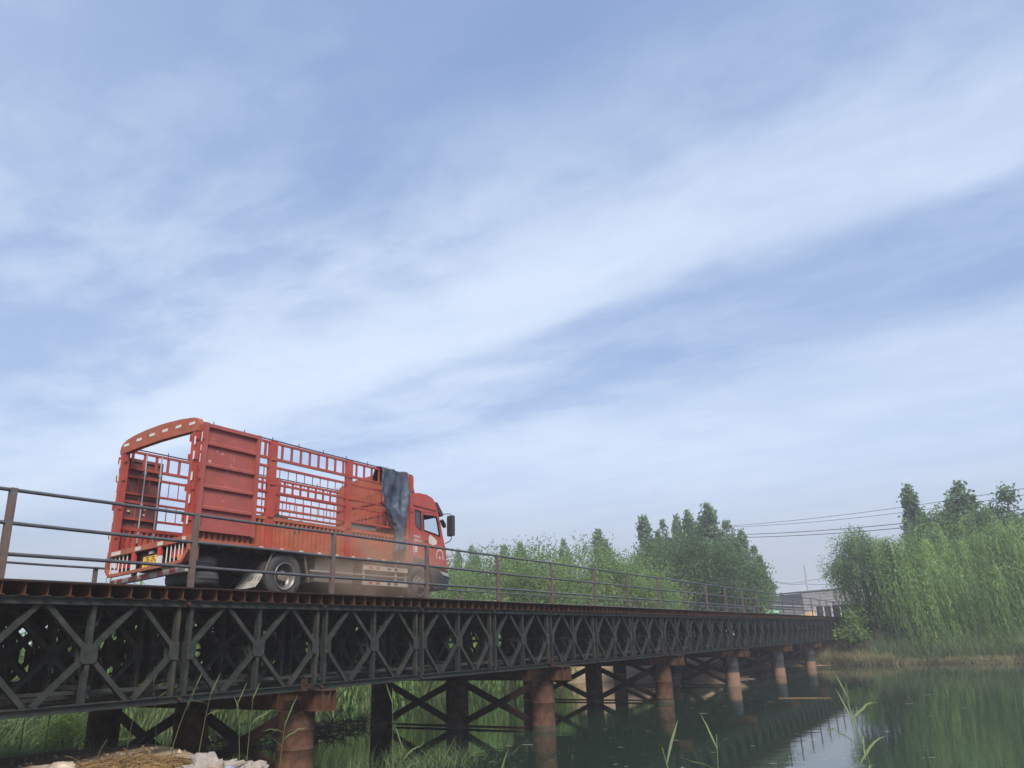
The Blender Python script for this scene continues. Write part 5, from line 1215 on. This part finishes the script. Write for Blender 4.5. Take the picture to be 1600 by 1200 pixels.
def shed(name, label, a, b_, h0, h1, depth, wall, roof, gap=0.42):
    a, b_ = Vector((*a, 0)), Vector((*b_, 0)); d = b_-a; L = d.length
    t = thing(name, label, 'building', (a.x, a.y, 0), math.atan2(d.y, d.x))
    m = MB(); n = int(h0/gap); zz = np.linspace(0, 1, n+1)
    m.box((0.03, 0.06, 0), (L-0.03, depth, min(h0,h1)-0.1)); m.build('wall', wall, t)
    bd = MB()
    for i in range(n):      # horizontal cladding courses, each slightly lapped
        za0, za1 = h0*zz[i], h0*zz[i+1]-0.03; zb0, zb1 = h1*zz[i], h1*zz[i+1]-0.03
        bd = MB(); bd.add([(0,0,za0),(L,0,zb0),(L,0.05,zb1),(0,0.05,za1),(0,0.06,za0),(L,0.06,zb0)], [(0,1,2,3),(0,4,5,1)]); bd.build('cladding_course', wall, t)
    m = MB(); m.add([(-0.2,-0.15,h0),(L+0.2,-0.15,h1),(L+0.2,depth+0.2,h1+0.05),(-0.2,depth+0.2,h0+0.05),(-0.2,-0.15,h0+0.14),(L+0.2,-0.15,h1+0.14),(L+0.2,depth+0.2,h1+0.19),(-0.2,depth+0.2,h0+0.19)], [(0,3,2,1),(4,5,6,7),(0,1,5,4),(1,2,6,5),(2,3,7,6),(3,0,4,7)]); m.build('roof', roof, t)
    m = MB()
    for i in range(int(L/3)+1): m.box((i*3-0.04, -0.03, 0), (i*3+0.04, 0.0, min(h0, h1)-0.1))
    m.build('wall_batten', wall, t); return t
shed('grey_shed', 'tall grey clad warehouse standing behind the far end of the bridge', (40.2,113.4), (66.0,121.0), 7.6, 9.2, 14, M['wallgrey'], M['wallgrey2'])
shed('low_shed', 'lower dark grey shed left of the tall warehouse', (27.0,106.5), (36.6,103.7), 6.2, 5.3, 9, M['wallgrey2'], M['roofpale'])
def pole(name, label, x, y, h, r, arm=None, stay=None):
    t = thing(name, label, 'utility pole', (x, y, 0))
    m = MB(); m.tube([(0,0,-0.2),(0,0,h)], [r, r*0.7], 10); m.build('pole_shaft', M['pole'], t)
    if arm:
        m = MB(); m.bar((-arm,0,h-0.3), (arm,0,h-0.3), 0.10, 0.10); m.build('cross_arm', M['pole'], t)
        for k in (-1,-0.4,0.4,1): m = MB(); m.tube([(arm*k*0.95,0,h-0.25),(arm*k*0.95,0,h-0.02)], 0.05, 6); m.build('insulator', M['white'], t)
    if stay:
        for s in stay: m = MB(); m.tube([(0,0,h*0.62),(s,0,0)], 0.03, 5); m.build('stay_wire', M['wire'], t)
    return t
pole('utility_pole', 'tall pale pole with stay wires behind the roof of the tall warehouse', 44.6, 123.0, 12.1, 0.17, None, (1.6, 4.0))
pole('utility_pole', 'thin distant pole left of the warehouse', 45.3, 143.0, 11.7, 0.14, 0.7, None)
pole('utility_pole', 'pole with cross arm half hidden behind the right end of the poplar clump', 26.0, 96.6, 15.2, 0.15, 0.9, None)
def cable(name, label, a, b_, sag, r, group='overhead cables'):
    a, b_ = Vector(a), Vector(b_); pts = []
    for k in range(25): t = k/24; p_ = a.lerp(b_, t); p_.z -= sag*4*t*(1-t); pts.append(p_)
    m = MB(); m.tube(pts, r, 5); tag(m.build(name, M['wire']), label, 'cable', group)
cable('power_cable', 'upper cable of the top pair running from the poplar clump to the right edge', (25.3,96.6,15.05), (40.5,52.0,11.9), 0.5, 0.022)
cable('power_cable', 'lower cable of the top pair running from the poplar clump to the right edge', (26.7,96.6,14.95), (40.5,52.0,11.45), 0.6, 0.022)
cable('power_cable', 'upper cable of the bottom pair passing behind the upright willow', (26.0,96.6,14.0), (40.5,55.5,10.6), 0.5, 0.034)
cable('power_cable', 'lower cable of the bottom pair passing behind the upright willow', (26.4,96.6,13.65), (40.5,55.5,10.2), 0.5, 0.034)
cable('service_cable', 'slack thin cable between the two distant poles, upper one', (45.3,143.0,11.3), (44.6,123.0,9.7), 0.45, 0.03)
cable('service_cable', 'slack thin cable between the two distant poles, lower one', (45.0,143.0,11.2), (44.6,123.0,9.3), 0.35, 0.03)
cable('service_cable', 'slack thin cable from the tall pale pole to the right', (44.6,123.0,9.7), (62.0,112.0,10.0), -0.4, 0.03)
cable('service_cable', 'second slack cable from the tall pale pole to the right', (44.6,123.0,9.2), (62.0,112.0,8.6), 0.3, 0.03)

# ------------------------------------------------------------------ air: haze over everything, dust behind the truck
def volume_mat(name, color, density, noise_scale=None, aniso=0.1):
    m_ = bpy.data.materials.new(name); m_.use_nodes = True; nt = m_.node_tree; nt.nodes.clear()
    v = nt.nodes.new('ShaderNodeVolumePrincipled'); v.inputs['Color'].default_value = (*color, 1); v.inputs['Density'].default_value = density; v.inputs['Anisotropy'].default_value = aniso
    o = nt.nodes.new('ShaderNodeOutputMaterial'); nt.links.new(v.outputs[0], o.inputs['Volume'])
    if noise_scale:
        t = nt.nodes.new('ShaderNodeTexCoord'); n = nt.nodes.new('ShaderNodeTexNoise'); n.inputs['Scale'].default_value = noise_scale; n.inputs['Detail'].default_value = 3
        nt.links.new(t.outputs['Object'], n.inputs['Vector'])
        ln = nt.nodes.new('ShaderNodeVectorMath'); ln.operation = 'LENGTH'; nt.links.new(t.outputs['Object'], ln.inputs[0])
        fall = nt.nodes.new('ShaderNodeMapRange'); fall.interpolation_type = 'SMOOTHSTEP'; fall.inputs['From Min'].default_value = 0.98; fall.inputs['From Max'].default_value = 0.25; fall.inputs['To Min'].default_value = 0; fall.inputs['To Max'].default_value = density
        nt.links.new(ln.outputs['Value'], fall.inputs['Value'])
        r = nt.nodes.new('ShaderNodeMapRange'); r.inputs['From Min'].default_value = 0.36; r.inputs['From Max'].default_value = 0.62; nt.links.new(n.outputs['Fac'], r.inputs['Value'])
        mu = nt.nodes.new('ShaderNodeMath'); mu.operation = 'MULTIPLY'; nt.links.new(r.outputs[0], mu.inputs[0]); nt.links.new(fall.outputs[0], mu.inputs[1]); nt.links.new(mu.outputs[0], v.inputs['Density'])
    return m_
HAZE = True
if HAZE:
    m = MB(); m.box((-1700,-1700,-3.0), (1800,1800,24.0)); o = m.build('haze', volume_mat('haze_air', (0.90, 0.93, 1.0), HAZE_DENSITY)); o['kind'] = 'stuff'
bm = bmesh.new(); bmesh.ops.create_icosphere(bm, subdivisions=3, radius=1.0); me = bpy.data.meshes.new('dust_cloud'); bm.to_mesh(me); bm.free()
me.materials.append(volume_mat('road_dust', (0.66, 0.52, 0.40), 0.80, 2.1))
q = W(TX+5.15, TY-0.30)
o = link('dust_cloud', me, None, (q.x, q.y, ZD+0.85), BROT); o.scale = (2.9, 1.35, 1.4); o['kind'] = 'stuff'
